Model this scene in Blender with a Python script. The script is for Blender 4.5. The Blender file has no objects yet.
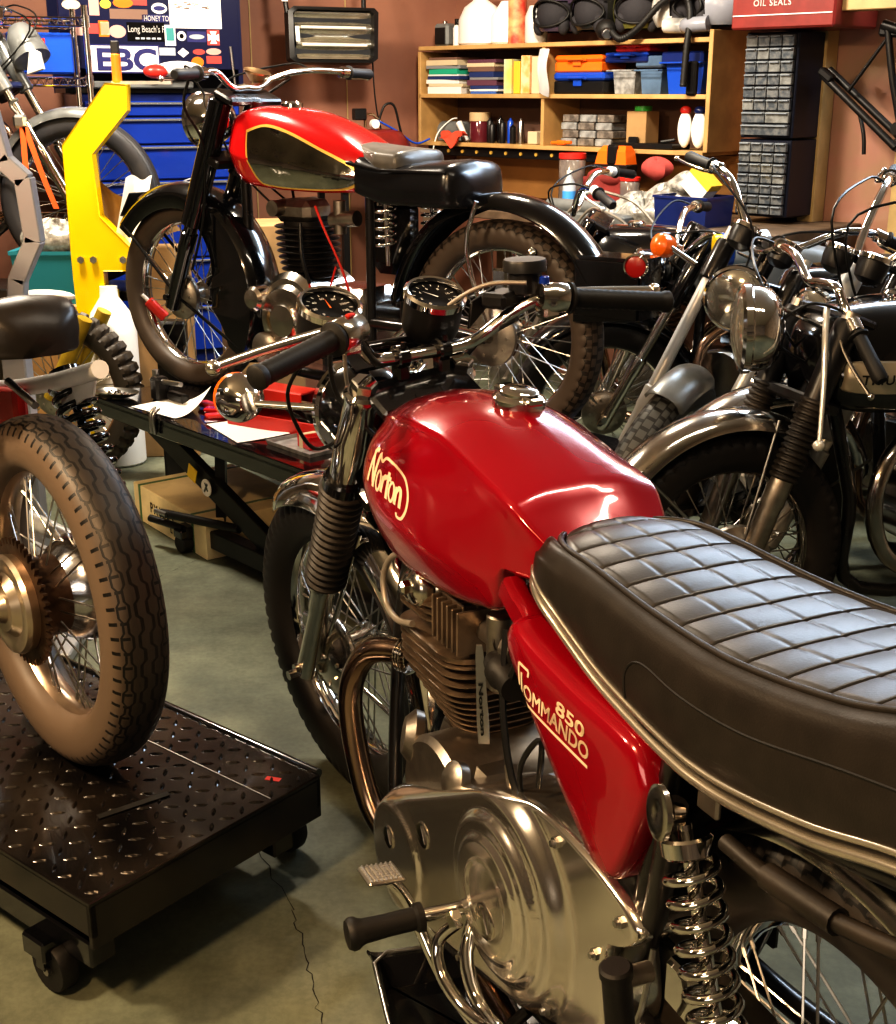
import bpy, math, random
from math import sin, cos, pi, radians as D
from mathutils import Vector as V, Matrix
from mathutils.bvhtree import BVHTree
random.seed(7)
C = bpy.context.scene.collection
I4 = Matrix.Identity(4)

# ---------------------------------------------------------------- materials
def newmat(name):
    m = bpy.data.materials.new(name); m.use_nodes = True
    return m, m.node_tree, m.node_tree.nodes['Principled BSDF']

def P(name, col, metal=0, rough=.5, var=0, scale=12, bump=0, bscale=60, coat=0, col2=None, rvar=0, emit=0, alpha=1, trans=0, spec=None, ani=0):
    m, nt, b = newmat(name); L = nt.links; N = nt.nodes
    b.inputs['Base Color'].default_value = (*col, 1); b.inputs['Metallic'].default_value = metal
    b.inputs['Roughness'].default_value = rough
    b.inputs['Coat Weight'].default_value = coat; b.inputs['Coat Roughness'].default_value = .04
    if spec is not None: b.inputs['Specular IOR Level'].default_value = spec
    if trans: b.inputs['Transmission Weight'].default_value = trans
    if alpha < 1: b.inputs['Alpha'].default_value = alpha
    if emit: b.inputs['Emission Color'].default_value = (*col, 1); b.inputs['Emission Strength'].default_value = emit
    tc = N.new('ShaderNodeTexCoord')
    n = N.new('ShaderNodeTexNoise'); n.inputs['Scale'].default_value = scale; n.inputs['Detail'].default_value = 6
    L.new(tc.outputs['Object'], n.inputs['Vector'])
    if var or col2:
        mx = N.new('ShaderNodeMix'); mx.data_type = 'RGBA'
        c2 = col2 or tuple(max(0, c*(1-var)) for c in col)
        mx.inputs['A'].default_value = (*col, 1); mx.inputs['B'].default_value = (*c2, 1)
        r = N.new('ShaderNodeValToRGB'); r.color_ramp.elements[0].position = .38; r.color_ramp.elements[1].position = .64
        L.new(n.outputs['Fac'], r.inputs['Fac']); L.new(r.outputs['Color'], mx.inputs['Factor'])
        L.new(mx.outputs['Result'], b.inputs['Base Color'])
    if rvar:
        mr = N.new('ShaderNodeMapRange'); mr.inputs['To Min'].default_value = max(.02, rough-rvar); mr.inputs['To Max'].default_value = rough+rvar
        L.new(n.outputs['Fac'], mr.inputs['Value']); L.new(mr.outputs['Result'], b.inputs['Roughness'])
    if bump:
        n2 = N.new('ShaderNodeTexNoise'); n2.inputs['Scale'].default_value = bscale; n2.inputs['Detail'].default_value = 5
        L.new(tc.outputs['Object'], n2.inputs['Vector'])
        bp = N.new('ShaderNodeBump'); bp.inputs['Strength'].default_value = bump; bp.inputs['Distance'].default_value = .004
        L.new(n2.outputs['Fac'], bp.inputs['Height']); L.new(bp.outputs['Normal'], b.inputs['Normal'])
    return m

M = {}
def mk():
    M['chrome'] = P('chrome', (.80,.78,.75), 1, .07, rvar=.05, scale=9)
    M['chrome_old'] = P('aged chrome', (.74,.70,.65), 1, .16, var=.3, scale=14, rvar=.10, bump=.05)
    M['chrome_tan'] = P('heat browned chrome', (.46,.33,.25), 1, .2, col2=(.30,.22,.17), scale=7, rvar=.08)
    M['alu'] = P('polished aluminium', (.72,.68,.62), 1, .19, var=.18, scale=6, rvar=.06, bump=.02, bscale=30)
    M['alu_dull'] = P('dull cast aluminium', (.46,.42,.37), 1, .42, var=.4, scale=16, rvar=.1, bump=.15, bscale=90)
    M['fin'] = P('oily grey cast iron', (.30,.23,.17), .7, .36, var=.45, scale=22, bump=.2, bscale=90)
    M['trim'] = P('bright trim strip', (.62,.58,.50), .85, .26, var=.15)
    M['chrome_wavy'] = P('old chrome with painted reflections', (.60,.56,.50), 1, .10, var=.5, scale=7, bump=1.0, bscale=9)  # dark mottling in the colour stands in for streaky reflections
    M['steel'] = P('brushed steel', (.55,.54,.52), 1, .3, var=.2, rvar=.08)
    M['blk'] = P('gloss black enamel', (.006,.006,.007), 0, .16, coat=1, rvar=.05)
    M['blk_sat'] = P('satin black paint', (.014,.013,.013), 0, .38, var=.3, rvar=.1)
    M['frame'] = P('worn black frame paint', (.012,.011,.011), 0, .3, coat=.5, rvar=.12)
    M['rub'] = P('black rubber', (.014,.013,.012), 0, .55, var=.3, bump=.1, bscale=120)
    M['rub_br'] = P('dusty brown black rubber', (.035,.028,.022), 0, .5, col2=(.018,.015,.012), bump=.1, bscale=120)
    M['red'] = P('candy red paint', (.30,.002,.016), .15, .2, coat=1, col2=(.26,.0015,.013), scale=3)
    M['red2'] = P('bright red paint', (.52,.010,.012), 0, .22, coat=1)
    M['redmat'] = P('red painted steel', (.55,.03,.02), 0, .35, coat=.3)
    M['vinyl'] = P('black vinyl', (.026,.022,.019), 0, .37, var=.2, scale=30, bump=.07, bscale=420, spec=.42)
    M['vinyl_top'] = P('black vinyl with a soft sheen', (.030,.029,.030), 0, .36, var=.12, scale=30, bump=.06, bscale=330, spec=1)
    M['cream'] = P('cream lettering', (.74,.62,.44), 0, .4)
    M['white'] = P('white paint', (.80,.79,.76), 0, .35)
    M['gold'] = P('gold pinstripe', (.75,.50,.12), .3, .35)
    M['glass'] = P('clear glass', (.9,.92,.93), 0, .04, trans=1)
    M['dial'] = P('black dial face', (.008,.008,.009), 0, .6, spec=.15)
    M['orange'] = P('orange plastic', (.85,.17,.01), 0, .3, coat=.4)
    M['lens_red'] = P('red reflector', (.30,.012,.01), 0, .3, emit=.06)  # faint emission lifts the red; the reflector is no lamp
    M['yellow'] = P('yellow painted steel', (.86,.60,.0), 0, .32, coat=.3, var=.06, scale=5)
    M['grey'] = P('grey painted steel', (.42,.44,.47), .3, .35)
    M['silver'] = P('silver paint', (.62,.63,.62), .35, .32, var=.12)
    M['blue'] = P('blue painted steel', (.012,.045,.30), 0, .25, coat=.6)
    M['navy'] = P('dark navy panel', (.008,.010,.045), 0, .3, coat=.3)
    M['wire'] = P('black cable', (.01,.01,.01), 0, .4)
    M['wire_g'] = P('grey cable', (.28,.25,.21), .3, .4)
    M['paper'] = P('white paper', (.82,.81,.78), 0, .7)
    M['teal'] = P('teal plastic', (.03,.22,.27), 0, .4)

# ---------------------------------------------------------------- geometry
def smooth(pts, k=6):
    pts = [V(p) for p in pts]; n = len(pts); out = []
    if n < 3: return pts
    for i in range(n-1):
        p0 = pts[max(i-1,0)]; p1 = pts[i]; p2 = pts[i+1]; p3 = pts[min(i+2,n-1)]
        for j in range(k):
            t = j/k
            out.append(.5*((2*p1)+(p2-p0)*t+(2*p0-5*p1+4*p2-p3)*t*t+(-p0+3*p1-3*p2+p3)*t**3))
    out.append(pts[-1]); return out

def lerpk(keys, x):
    """smooth interpolation of a table of tuples keyed by their first value"""
    if x <= keys[0][0]: return keys[0][1:]
    for i in range(len(keys)-1):
        a, b = keys[i], keys[i+1]
        if x <= b[0]:
            t = (x-a[0])/(b[0]-a[0]); pa = keys[max(i-1,0)]; pb = keys[min(i+2,len(keys)-1)]
            o = []
            for k in range(1, len(a)):
                d = b[0]-a[0]
                m1 = (b[k]-pa[k])/(b[0]-pa[0])*d if b[0] != pa[0] else 0
                m2 = (pb[k]-a[k])/(pb[0]-a[0])*d if pb[0] != a[0] else 0
                o.append((2*t**3-3*t*t+1)*a[k]+(t**3-2*t*t+t)*m1+(-2*t**3+3*t*t)*b[k]+(t**3-t*t)*m2)
            return tuple(o)
    return keys[-1][1:]

def basis(ax):
    ax = V(ax).normalized(); u = V((0,0,1)) if abs(ax.z) < .9 else V((1,0,0))
    u = (u-ax*u.dot(ax)).normalized(); return u, ax.cross(u), ax

class G:
    def __init__(s): s.v = []; s.f = []; s.uv = None
    def add(s, vs, fs, mat=None):
        o = len(s.v); s.v += [tuple(mat @ V(p)) if mat else tuple(p) for p in vs]
        s.f += [tuple(i+o for i in f) for f in fs]; return s
    def merge(s, g, mat=None): return s.add(g.v, g.f, mat)
    def box(s, c, d, R=None, b=0):
        x, y, z = (k/2 for k in d)
        if not b:
            vs = [(i*x, j*y, k*z) for i in (-1,1) for j in (-1,1) for k in (-1,1)]
            fs = [(0,1,3,2),(4,6,7,5),(0,4,5,1),(2,3,7,6),(0,2,6,4),(1,5,7,3)]
            m = Matrix.Translation(c) @ (R or I4); return s.add(vs, fs, m)
        b = min(b, x*.98, y*.98, z*.98)
        vs = []; idx = {}
        for i in (-1,1):
            for j in (-1,1):
                for k in (-1,1):
                    for a in range(3):
                        p = [i*(x-b), j*(y-b), k*(z-b)]; p[a] += (i,j,k)[a]*b
                        idx[(i,j,k,a)] = len(vs); vs.append(p)
        fs = []
        for a in range(3):
            o = [q for q in range(3) if q != a]
            for sg in (-1,1):
                q = []
                for (u, w) in ((-1,-1),(1,-1),(1,1),(-1,1)):
                    k = [0,0,0]; k[a] = sg; k[o[0]] = u; k[o[1]] = w; q.append(idx[(*k,a)])
                fs.append(tuple(q) if (sg > 0) ^ (a == 1) else tuple(q[::-1]))
        for a in range(3):
            o = [q for q in range(3) if q != a]
            for u in (-1,1):
                for w in (-1,1):
                    q = []
                    for t, ax in ((-1,o[0]),(1,o[0]),(1,o[1]),(-1,o[1])):
                        k = [0,0,0]; k[a] = t; k[o[0]] = u; k[o[1]] = w; q.append(idx[(*k,ax)])
                    fs.append(tuple(q) if (u*w > 0) ^ (a == 1) else tuple(q[::-1]))
        for i in (-1,1):
            for j in (-1,1):
                for k in (-1,1):
                    q = (idx[(i,j,k,0)], idx[(i,j,k,1)], idx[(i,j,k,2)])
                    fs.append(q if i*j*k > 0 else q[::-1])
        return s.add(vs, fs, Matrix.Translation(c) @ (R or I4))
    def tube(s, pts, r, n=10, k=0, cap=True, flat=1, closed=False):
        pts = smooth(pts, k) if k else [V(p) for p in pts]
        if n in (7, 8): n = 10
        m = len(pts); rr = (lambda i: r) if not isinstance(r, (list, tuple)) else (lambda i: r[0]+(r[-1]-r[0])*i/(m-1) if len(r) == 2 else r[min(i, len(r)-1)])
        def tan(i):
            if closed: return (pts[(i+1) % m]-pts[i-1]).normalized()
            t = pts[min(i+1,m-1)]-pts[max(i-1,0)]
            return t.normalized() if t.length > 1e-9 else V((0,0,1))
        u, w, _ = basis(tan(0)); vs = []
        for i in range(m):
            t = tan(i); u = (u-t*u.dot(t)).normalized(); w = t.cross(u)
            for j in range(n):
                a = 2*pi*j/n; vs.append(pts[i]+rr(i)*(u*cos(a)+w*sin(a)*flat))
        fs = []
        for i in range(m if closed else m-1):
            i2 = (i+1) % m
            for j in range(n): fs.append((i*n+j, i*n+(j+1) % n, i2*n+(j+1) % n, i2*n+j))
        if cap and not closed: fs += [tuple(range(n))[::-1], tuple((m-1)*n+j for j in range(n))]
        return s.add(vs, fs)
    def lathe(s, prof, o, ax, n=24, a0=0, a1=2*pi):
        u, w, ax = basis(ax); o = V(o); full = abs(a1-a0-2*pi) < 1e-6; cnt = n if full else n+1
        vs = []; fs = []
        for (r, h) in prof:
            for j in range(cnt):
                a = a0+(a1-a0)*j/n; vs.append(o+ax*h+(u*cos(a)+w*sin(a))*max(r, 1e-5))
        m = len(prof)
        for i in range(m-1):
            for j in range(n):
                j2 = (j+1) % cnt; fs.append((i*cnt+j, i*cnt+j2, (i+1)*cnt+j2, (i+1)*cnt+j))
        ring = m >= 4 and abs(prof[0][1]-prof[-1][1]) < .5*max(r for r, h in prof)
        if ring: return s.add(vs, fs)
        if prof[0][0] > 1e-4 and full: fs.append(tuple(range(cnt))[::-1])
        if prof[-1][0] > 1e-4 and full: fs.append(tuple((m-1)*cnt+j for j in range(cnt)))
        return s.add(vs, fs)
    def cyl(s, a, b, r, n=16, r2=None, b_=0):
        a, b = V(a), V(b); h = (b-a).length; r2 = r if r2 is None else r2
        pr = [(r,0),(r2,h)] if not b_ else [(r-b_,0),(r,b_),(r2,h-b_),(r2-b_,h)]
        return s.lathe(pr, a, b-a, n)
    def loft(s, rings, cap=True, closed=True):
        n = len(rings[0]); vs = [p for r in rings for p in r]; fs = []
        for i in range(len(rings)-1):
            for j in range(n if closed else n-1):
                fs.append((i*n+j, i*n+(j+1) % n, (i+1)*n+(j+1) % n, (i+1)*n+j))
        if cap and closed: fs += [tuple(range(n))[::-1], tuple((len(rings)-1)*n+j for j in range(n))]
        return s.add(vs, fs)
    def grid(s, fn, nu, nv, cu=False, cv=False):
        A = nu if cu else nu+1; B = nv if cv else nv+1
        vs = [fn(i/nu, j/nv) for i in range(A) for j in range(B)]
        fs = [(i*B+j, i*B+(j+1) % B, ((i+1) % A)*B+(j+1) % B, ((i+1) % A)*B+j) for i in range(nu) for j in range(nv)]
        return s.add(vs, fs)
    def prism(s, ol, o, ux, uy, th, ch=0):
        """outline in the (ux,uy) plane through o, thickness th along ux x uy, optional chamfer"""
        o, ux, uy = V(o), V(ux).normalized(), V(uy).normalized(); w = ux.cross(uy); n = len(ol)
        cx = sum(p[0] for p in ol)/n; cy = sum(p[1] for p in ol)/n
        def ring(h, k):
            r = []
            for (x, y) in ol:
                dx, dy = x-cx, y-cy; l = math.hypot(dx, dy) or 1; q = max(0, 1-k/l)
                r.append(o+ux*(cx+dx*q)+uy*(cy+dy*q)+w*h)
            return r
        if ch: R = [ring(0, ch), ring(ch, 0), ring(th-ch, 0), ring(th, ch)]
        else: R = [ring(0, 0), ring(th, 0)]
        return s.loft(R)
    def sphere(s, c, r, n=16, sc=(1,1,1)):
        c = V(c)
        m = n//2
        return s.grid(lambda a, b: c+V((sc[0]*r*cos(2*pi*a)*max(1e-4,sin(pi*b)), sc[1]*r*sin(2*pi*a)*max(1e-4,sin(pi*b)), sc[2]*r*cos(pi*b))), n, m, True)
    def spring(s, a, b, R, r, turns, n=8, per=14):
        a, b = V(a), V(b); u, w, ax = basis(b-a); h = (b-a).length; k = int(turns*per)
        return s.tube([a+ax*(h*i/k)+(u*cos(2*pi*turns*i/k)+w*sin(2*pi*turns*i/k))*R for i in range(k+1)], r, n)

def obj(name, g, mat, parent=None, label=None, sm=38, loc=None, mx=None):
    me = bpy.data.meshes.new(name); me.from_pydata(g.v, [], g.f)
    me.validate()
    if sm:
        me.polygons.foreach_set('use_smooth', [True]*len(me.polygons)); me.set_sharp_from_angle(angle=D(sm))
    if mat: me.materials.append(M[mat] if isinstance(mat, str) else mat)
    me.update()
    import bmesh
    bm = bmesh.new(); bm.from_mesh(me); bmesh.ops.recalc_face_normals(bm, faces=bm.faces); bm.to_mesh(me); bm.free()
    o = bpy.data.objects.new(name, me); C.objects.link(o)
    if parent: o.parent = parent
    if loc: o.location = loc
    if mx: o.matrix_local = mx
    if label: o['label'] = label
    return o

def thing(name, label, cat, loc=(0,0,0), rz=0, group=None, R=None):
    o = bpy.data.objects.new(name, None); o.empty_display_size = .1; C.objects.link(o)
    o.matrix_world = Matrix.Translation(loc) @ (R or Matrix.Rotation(rz, 4, 'Z'))
    o['label'] = label; o['category'] = cat
    if group: o['group'] = group
    return o
def tag(o, label, cat, group=None, kind=None):
    o['label'] = label; o['category'] = cat
    if group: o['group'] = group
    if kind: o['kind'] = kind
    return o
def T(x, y, z): return Matrix.Translation((x, y, z))
def RZ(a): return Matrix.Rotation(a, 4, 'Z')
def RX(a): return Matrix.Rotation(a, 4, 'X')
def RY(a): return Matrix.Rotation(a, 4, 'Y')

def textg(s, size, extr=0, shear=0, space=1, off=0):
    """filled letter outlines of a string as a flat mesh builder in the xy plane"""
    cu = bpy.data.curves.new('t', 'FONT'); cu.body = s; cu.size = size; cu.shear = shear; cu.space_character = space
    cu.resolution_u = 3; cu.offset = off; cu.offset = off
    o = bpy.data.objects.new('t', cu); C.objects.link(o)
    dg = bpy.context.evaluated_depsgraph_get(); dg.update(); me = o.evaluated_get(dg).to_mesh()
    g = G(); g.add([v.co.copy() for v in me.vertices], [tuple(p.vertices) for p in me.polygons])
    bpy.data.objects.remove(o); bpy.data.curves.remove(cu); return g
def bold(g, d):
    """thicken a flat text builder a little by overprinting"""
    q = G()
    for dx, dy in ((0,0),(d,0),(0,d),(d,d)): q.merge(g, T(dx, dy, 0))
    return q
def project(g, bvh, to, dr, off=.0006):
    """drop flat art onto a surface: to() gives a start point, dr the ray direction"""
    out = []
    for p in g.v:
        o = to(p); h = bvh.ray_cast(o, dr, 1.0)
        out.append(tuple((h[0]-dr*off) if h[0] else o+dr*.3))
    g.v = out; return g
def bvh_of(g): return BVHTree.FromPolygons([V(p) for p in g.v], g.f)

# ---------------------------------------------------------------- tyres and wheels
def tyre_mat(name, style, col, colg, side=None):
    """rubber whose tread grooves are drawn from the tyre's own UVs: u around, v across"""
    m, nt, b = newmat(name); N = nt.nodes; L = nt.links
    def mt(op, a, b_=None, c=None):
        n = N.new('ShaderNodeMath'); n.operation = op
        for i, q in enumerate((a, b_, c)):
            if q is None: continue
            if isinstance(q, (int, float)): n.inputs[i].default_value = q
            else: L.new(q, n.inputs[i])
        return n.outputs[0]
    uv = N.new('ShaderNodeUVMap'); sp = N.new('ShaderNodeSeparateXYZ'); L.new(uv.outputs[0], sp.inputs[0])
    u, v = sp.outputs[0], sp.outputs[1]                       # v: -1..1 across the tread
    av = mt('ABSOLUTE', v)
    def band(x, c, w): return mt('LESS_THAN', mt('ABSOLUTE', mt('SUBTRACT', x, c)), w)
    if style == 'zigzag':
        sq = mt('MULTIPLY', mt('SUBTRACT', mt('SMOOTH_MIN', mt('SMOOTH_MAX', mt('MULTIPLY', mt('SINE', mt('MULTIPLY', u, 2*pi*38)), 2.4), -1, .3), 1, .3), 0), .05)
        sq2 = mt('MULTIPLY', sq, -1)
        g = None
        for c, q in ((.13, sq), (.40, sq2), (.66, sq), (-.13, sq), (-.40, sq2), (-.66, sq)):
            x = band(mt('ADD', v, q), c, .040); g = x if g is None else mt('MAXIMUM', g, x)
        st = mt('MULTIPLY', mt('GREATER_THAN', mt('SINE', mt('MULTIPLY', u, 2*pi*76)), .8), band(av, .56, .13))
        g = mt('MAXIMUM', g, st)
        st = mt('MULTIPLY', mt('GREATER_THAN', mt('SINE', mt('MULTIPLY', u, 2*pi*76)), .72), band(av, .95, .16))
        g = mt('MAXIMUM', g, st)
    elif style == 'rib':
        g = None
        for c in (.18, .5, .8):
            x = band(mt('ADD', av, mt('MULTIPLY', mt('SINE', mt('MULTIPLY', u, 2*pi*60)), .035)), c, .03); g = x if g is None else mt('MAXIMUM', g, x)
    else:                                                      # blocks
        sh = mt('ADD', u, mt('MULTIPLY', mt('GREATER_THAN', mt('MODULO', mt('ADD', mt('MULTIPLY', v, 2.5), 10.5), 2), 1), .008))
        g = mt('GREATER_THAN', mt('SINE', mt('MULTIPLY', sh, 2*pi*58)), .55)
        g = mt('MAXIMUM', g, mt('LESS_THAN', mt('PINGPONG', mt('ADD', mt('MULTIPLY', v, 2.5), .5), .5), .07))
        g = mt('MULTIPLY', g, mt('LESS_THAN', av, 1.08))
    tread = mt('LESS_THAN', av, 1.12)
    g = mt('MULTIPLY', g, tread)
    tc = N.new('ShaderNodeTexCoord'); n = N.new('ShaderNodeTexNoise'); n.inputs['Scale'].default_value = 9; n.inputs['Detail'].default_value = 7
    L.new(tc.outputs['Object'], n.inputs[0])
    mx = N.new('ShaderNodeMix'); mx.data_type = 'RGBA'; mx.inputs['A'].default_value = (*[c*.62 for c in col], 1); mx.inputs['B'].default_value = (*col, 1)
    L.new(n.outputs['Fac'], mx.inputs['Factor'])
    if side:  # tan sidewall dust, carried into the tread to paint its lit brown
        ms = N.new('ShaderNodeMix'); ms.data_type = 'RGBA'; ms.inputs['B'].default_value = (*side, 1)
        mr = N.new('ShaderNodeMapRange'); mr.interpolation_type = 'SMOOTHSTEP'; mr.inputs['From Min'].default_value = .25; mr.inputs['From Max'].default_value = 1.25
        L.new(mt('ADD', av, mt('MULTIPLY', mt('SUBTRACT', n.outputs['Fac'], .5), .5)), mr.inputs['Value']); L.new(mr.outputs[0], ms.inputs['Factor']); L.new(mx.outputs['Result'], ms.inputs['A']); mx = ms
    m2 = N.new('ShaderNodeMix'); m2.data_type = 'RGBA'; m2.inputs['B'].default_value = (*colg, 1)
    L.new(g, m2.inputs['Factor']); L.new(mx.outputs['Result'], m2.inputs['A']); L.new(m2.outputs['Result'], b.inputs['Base Color'])
    b.inputs['Roughness'].default_value = .5
    bp = N.new('ShaderNodeBump'); bp.invert = True; bp.inputs['Strength'].default_value = .8; bp.inputs['Distance'].default_value = .004
    L.new(g, bp.inputs['Height']); L.new(bp.outputs['Normal'], b.inputs['Normal'])
    return m

def tyre(name, R, w, rim, mat, parent, nb=0, dep=.006, label=None, knob=False, nu=160):
    """closed ring; nb cuts shoulder notches, knob stands separate blocks proud"""
    h = (R-rim)/2+.006; Rc = R-h; hw = w/2; nv = 30
    if nb: nu = nb*4
    me = bpy.data.meshes.new(name); vs = []; fs = []; uvs = []
    def pos(i, j):
        a = -pi+2*pi*j/nv; th = 2*pi*i/nu
        ca, sa = cos(a), sin(a)
        e = .82
        y = hw*math.copysign(abs(sa)**e, sa); r = Rc+h*math.copysign(abs(ca)**e, ca)
        vv = a/D(62)
        if nb and abs(vv) < 1.25 and i % 4 == 0 and abs(vv) > (.0 if knob else .62): r -= dep; y *= .96
        if knob and abs(vv) < 1.2 and (i % 4 != 0) and (j % 5 in (0,)): r -= dep*.8
        return (r*cos(th), y, r*sin(th)), (i/nu, vv)
    for i in range(nu):
        for j in range(nv): vs.append(pos(i, j)[0])
    for i in range(nu):
        for j in range(nv):
            q = (i*nv+j, i*nv+(j+1) % nv, ((i+1) % nu)*nv+(j+1) % nv, ((i+1) % nu)*nv+j); fs.append(q)
            uvs += [pos(i, j)[1], pos(i, j+1)[1], (pos(i+1, j+1)[1]), pos(i+1, j)[1]]
    me.from_pydata(vs, [], fs)
    lay = me.uv_layers.new(name='UVMap')
    for k, (a, b) in enumerate(uvs): lay.data[k].uv = (a, b)
    me.polygons.foreach_set('use_smooth', [True]*len(fs)); me.set_sharp_from_angle(angle=D(35))
    me.materials.append(mat); me.update()
    o = bpy.data.objects.new(name, me); C.objects.link(o); o.parent = parent
    if label: o['label'] = label
    return o

def wheel(parent, loc, R, w, rim, tmat, rimmat='chrome', n=40, nb=0, hubw=.1, drum=(.075,.03,1), hubmat='alu_dull', spokemat='steel', mx=None, dep=.006, knob=False, tlabel=None, spokes=True):
    """rim with its tyre, hub, brake drum and spokes; axle along y"""
    g = G(); hw = w*.36
    pr = [(-hw, .010), (-hw-.002, .004), (-hw+.003, 0), (-hw*.6, -.008), (-hw*.35, -.016), (0, -.019), (hw*.35, -.016), (hw*.6, -.008), (hw-.003, 0), (hw+.002, .004), (hw, .010), (hw*.4, .0), (0,-.012), (-hw*.4, .0)]
    g.grid(lambda a, b: V(((rim+pr[int(round(b*len(pr))) % len(pr)][1])*cos(2*pi*a), pr[int(round(b*len(pr))) % len(pr)][0], (rim+pr[int(round(b*len(pr))) % len(pr)][1])*sin(2*pi*a))), 72, len(pr), True, True)
    rm = obj('wheel_rim', g, rimmat, parent, sm=50, loc=loc)
    if mx: rm.matrix_local = mx @ T(*loc)
    tyre('tyre', R, w, rim, tmat, rm, nb=nb, dep=dep, knob=knob, label=tlabel)
    dr, dw, side = drum or (0,0,1); hb = hubw/2
    g = G().lathe([(.012,-hb-.015),(.02,-hb-.01),(.036,-hb),(.038,-hb+.005),(.026,-hb+.012),(.024,0),(.026,hb-.012),(.038,hb-.005),(.036,hb),(.02,hb+.01),(.012,hb+.015)], (0,0,0), (0,1,0), 28)
    obj('hub', g, hubmat, rm)
    if dr:
        s = side; g = G().lathe([(dr*.3, s*(hb-.008)),(dr*.92, s*(hb-.008)),(dr, s*(hb-.002)),(dr*1.03, s*(hb+dw*.2)),(dr, s*(hb+dw*.5)),(dr*.86, s*(hb+dw*.6)),(dr*.8, s*(hb+dw*.75)),(dr*.45, s*(hb+dw)),(dr*.2, s*(hb+dw)),(.012, s*(hb+dw+.02)),(0, s*(hb+dw+.02))], (0,0,0), (0,1,0), 36)
        for k in range(10):
            a = 2*pi*k/10; g.cyl((dr*.68*cos(a), s*(hb+dw*.6), dr*.68*sin(a)), (dr*.68*cos(a), s*(hb+dw*.95), dr*.68*sin(a)), .005, 6)
        obj('brake_drum', g, hubmat, rm)
    if spokes:
        base = []
        for s in (-1, 1):
            for lean in (-1, 1):
                a = V((.034, s*(hb-.004)*.95, 0)); b = V(((rim-.016)*cos(lean*.34), s*.006, (rim-.016)*sin(lean*.34)))
                g = G().tube([a, b], .0019, 5); g.tube([b-(b-a).normalized()*.014, b], .0032, 5)
                base.append(obj('spoke', g, spokemat, rm, sm=60))
        k = 0
        for i in range(n//4):
            for q, o0 in enumerate(base):
                o = o0 if i == 0 else o0.copy()
                if i: C.objects.link(o); o.parent = rm
                o.rotation_euler = (0, 2*pi*(i+q*.25)/(n//4), 0)
    return rm

def fender(c, R, hw, a0, a1, n=36, crown=.025, th=.0015, lip=.012):
    """curved mudguard blade in the xz plane about c; angle from forward, up positive"""
    g = G(); c = V(c); prof = []
    for j in range(13):
        t = -1+2*j/12; y = hw*t; r = R-crown*abs(t)**2.4-(lip if abs(t) > .99 else 0); prof.append((y, r))
    prof2 = prof+[(y, r-.003) for y, r in prof[::-1]]
    rings = []
    for i in range(n+1):
        a = a0+(a1-a0)*i/n
        k = 1
        if i in (0, n): k = .86
        rings.append([c+V((r*cos(a), y*k, r*sin(a))) for y, r in prof2])
    g.loft(rings); return g
# ================================================================ other motorcycles
def tankg(keys, n=40):
    g = G(); rings = []
    x0, x1 = keys[0][0], keys[-1][0]
    for i in range(n+1):
        x = x0+(x1-x0)*i/n; wb, zb, ws, zs, wh, zh, zt = lerpk(keys, x)
        pts = smooth([(x,y,z) for y, z in ((0,zb+.03),(wb*.6,zb+.01),(wb,zb),(ws,zs-(zs-zb)*.3),(ws,zs),(wh,zh),(wh*.6,zt-(zt-zh)*.15),(0,zt))], 3)
        rings.append(pts+[V((p.x,-p.y,p.z)) for p in pts[-2:0:-1]])
    g.loft(rings); return g
def std_tank(x0, x1, zb, zt, w):
    h = zt-zb; L = x1-x0
    return [(x0,w*.3,zb+h*.35,w*.4,zb+h*.45,w*.3,zb+h*.55,zb+h*.6),(x0+L*.08,w*.55,zb+h*.14,w*.62,zb+h*.42,w*.5,zb+h*.72,zb+h*.82),(x0+L*.35,w*.75,zb+h*.02,w*.85,zb+h*.42,w*.68,zb+h*.84,zb+h*.97),
            (x0+L*.7,w*.85,zb,w,zb+h*.45,w*.78,zb+h*.84,zt),(x0+L*.92,w*.7,zb+h*.08,w*.82,zb+h*.48,w*.6,zb+h*.8,zb+h*.93),(x1,w*.3,zb+h*.35,w*.35,zb+h*.5,w*.25,zb+h*.62,zb+h*.68)]
def seatg(x0, x1, zs, w, h, nose=.7, n=40):
    """pad from x0 (tail) to x1 (nose); zs(x) height of its base"""
    g = G(); rings = []
    for i in range(n+1):
        q = i/n; x = x0+(x1-x0)*q
        e = min(1, math.sqrt(max(0, 1-((abs(q-.5)-.38)/.12)**2)) if abs(q-.5) > .38 else 1)
        ww = max(.004, w*(1-(1-nose)*max(0, q-.45)/.55)*(.35+.65*e)); hh = h*(.45+.55*e)*(1+.25*max(0,.5-q)); z = zs(x)
        pts = smooth([(x,0,z),(x,ww*.9,z),(x,ww,z+hh*.2),(x,ww*1.02,z+hh*.55),(x,ww*.85,z+hh*.92),(x,0,z+hh*1.04)], 4)
        rings.append(pts+[V((x,-p.y,p.z)) for p in pts[-2:0:-1]])
    g.loft(rings); return g
def fins(cx, z0, z1, rx, ry, n, tilt=0, core=.72):
    g = G()
    def ring(z, a, b, x): return [V((x+a*cos(2*pi*k/24)*(1 if 1 else 1), b*sin(2*pi*k/24), z)) for k in range(24)]
    for i in range(n):
        z = z0+(z1-z0)*i/(n-1); x = cx+(z-z0)*tilt; k = .86+.14*min(1, i/(n*.5))
        t_ = (z1-z0)/n*.38
        g.loft([ring(z, rx*k-.003, ry*k-.003, x), ring(z+t_*.3, rx*k, ry*k, x), ring(z+t_*.7, rx*k, ry*k, x), ring(z+t_, rx*k-.003, ry*k-.003, x)])
    g.loft([ring(z0-.01, rx*core, ry*core, cx), ring(z1+.02, rx*core, ry*core, cx+(z1-z0)*tilt)])
    return g

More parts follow.
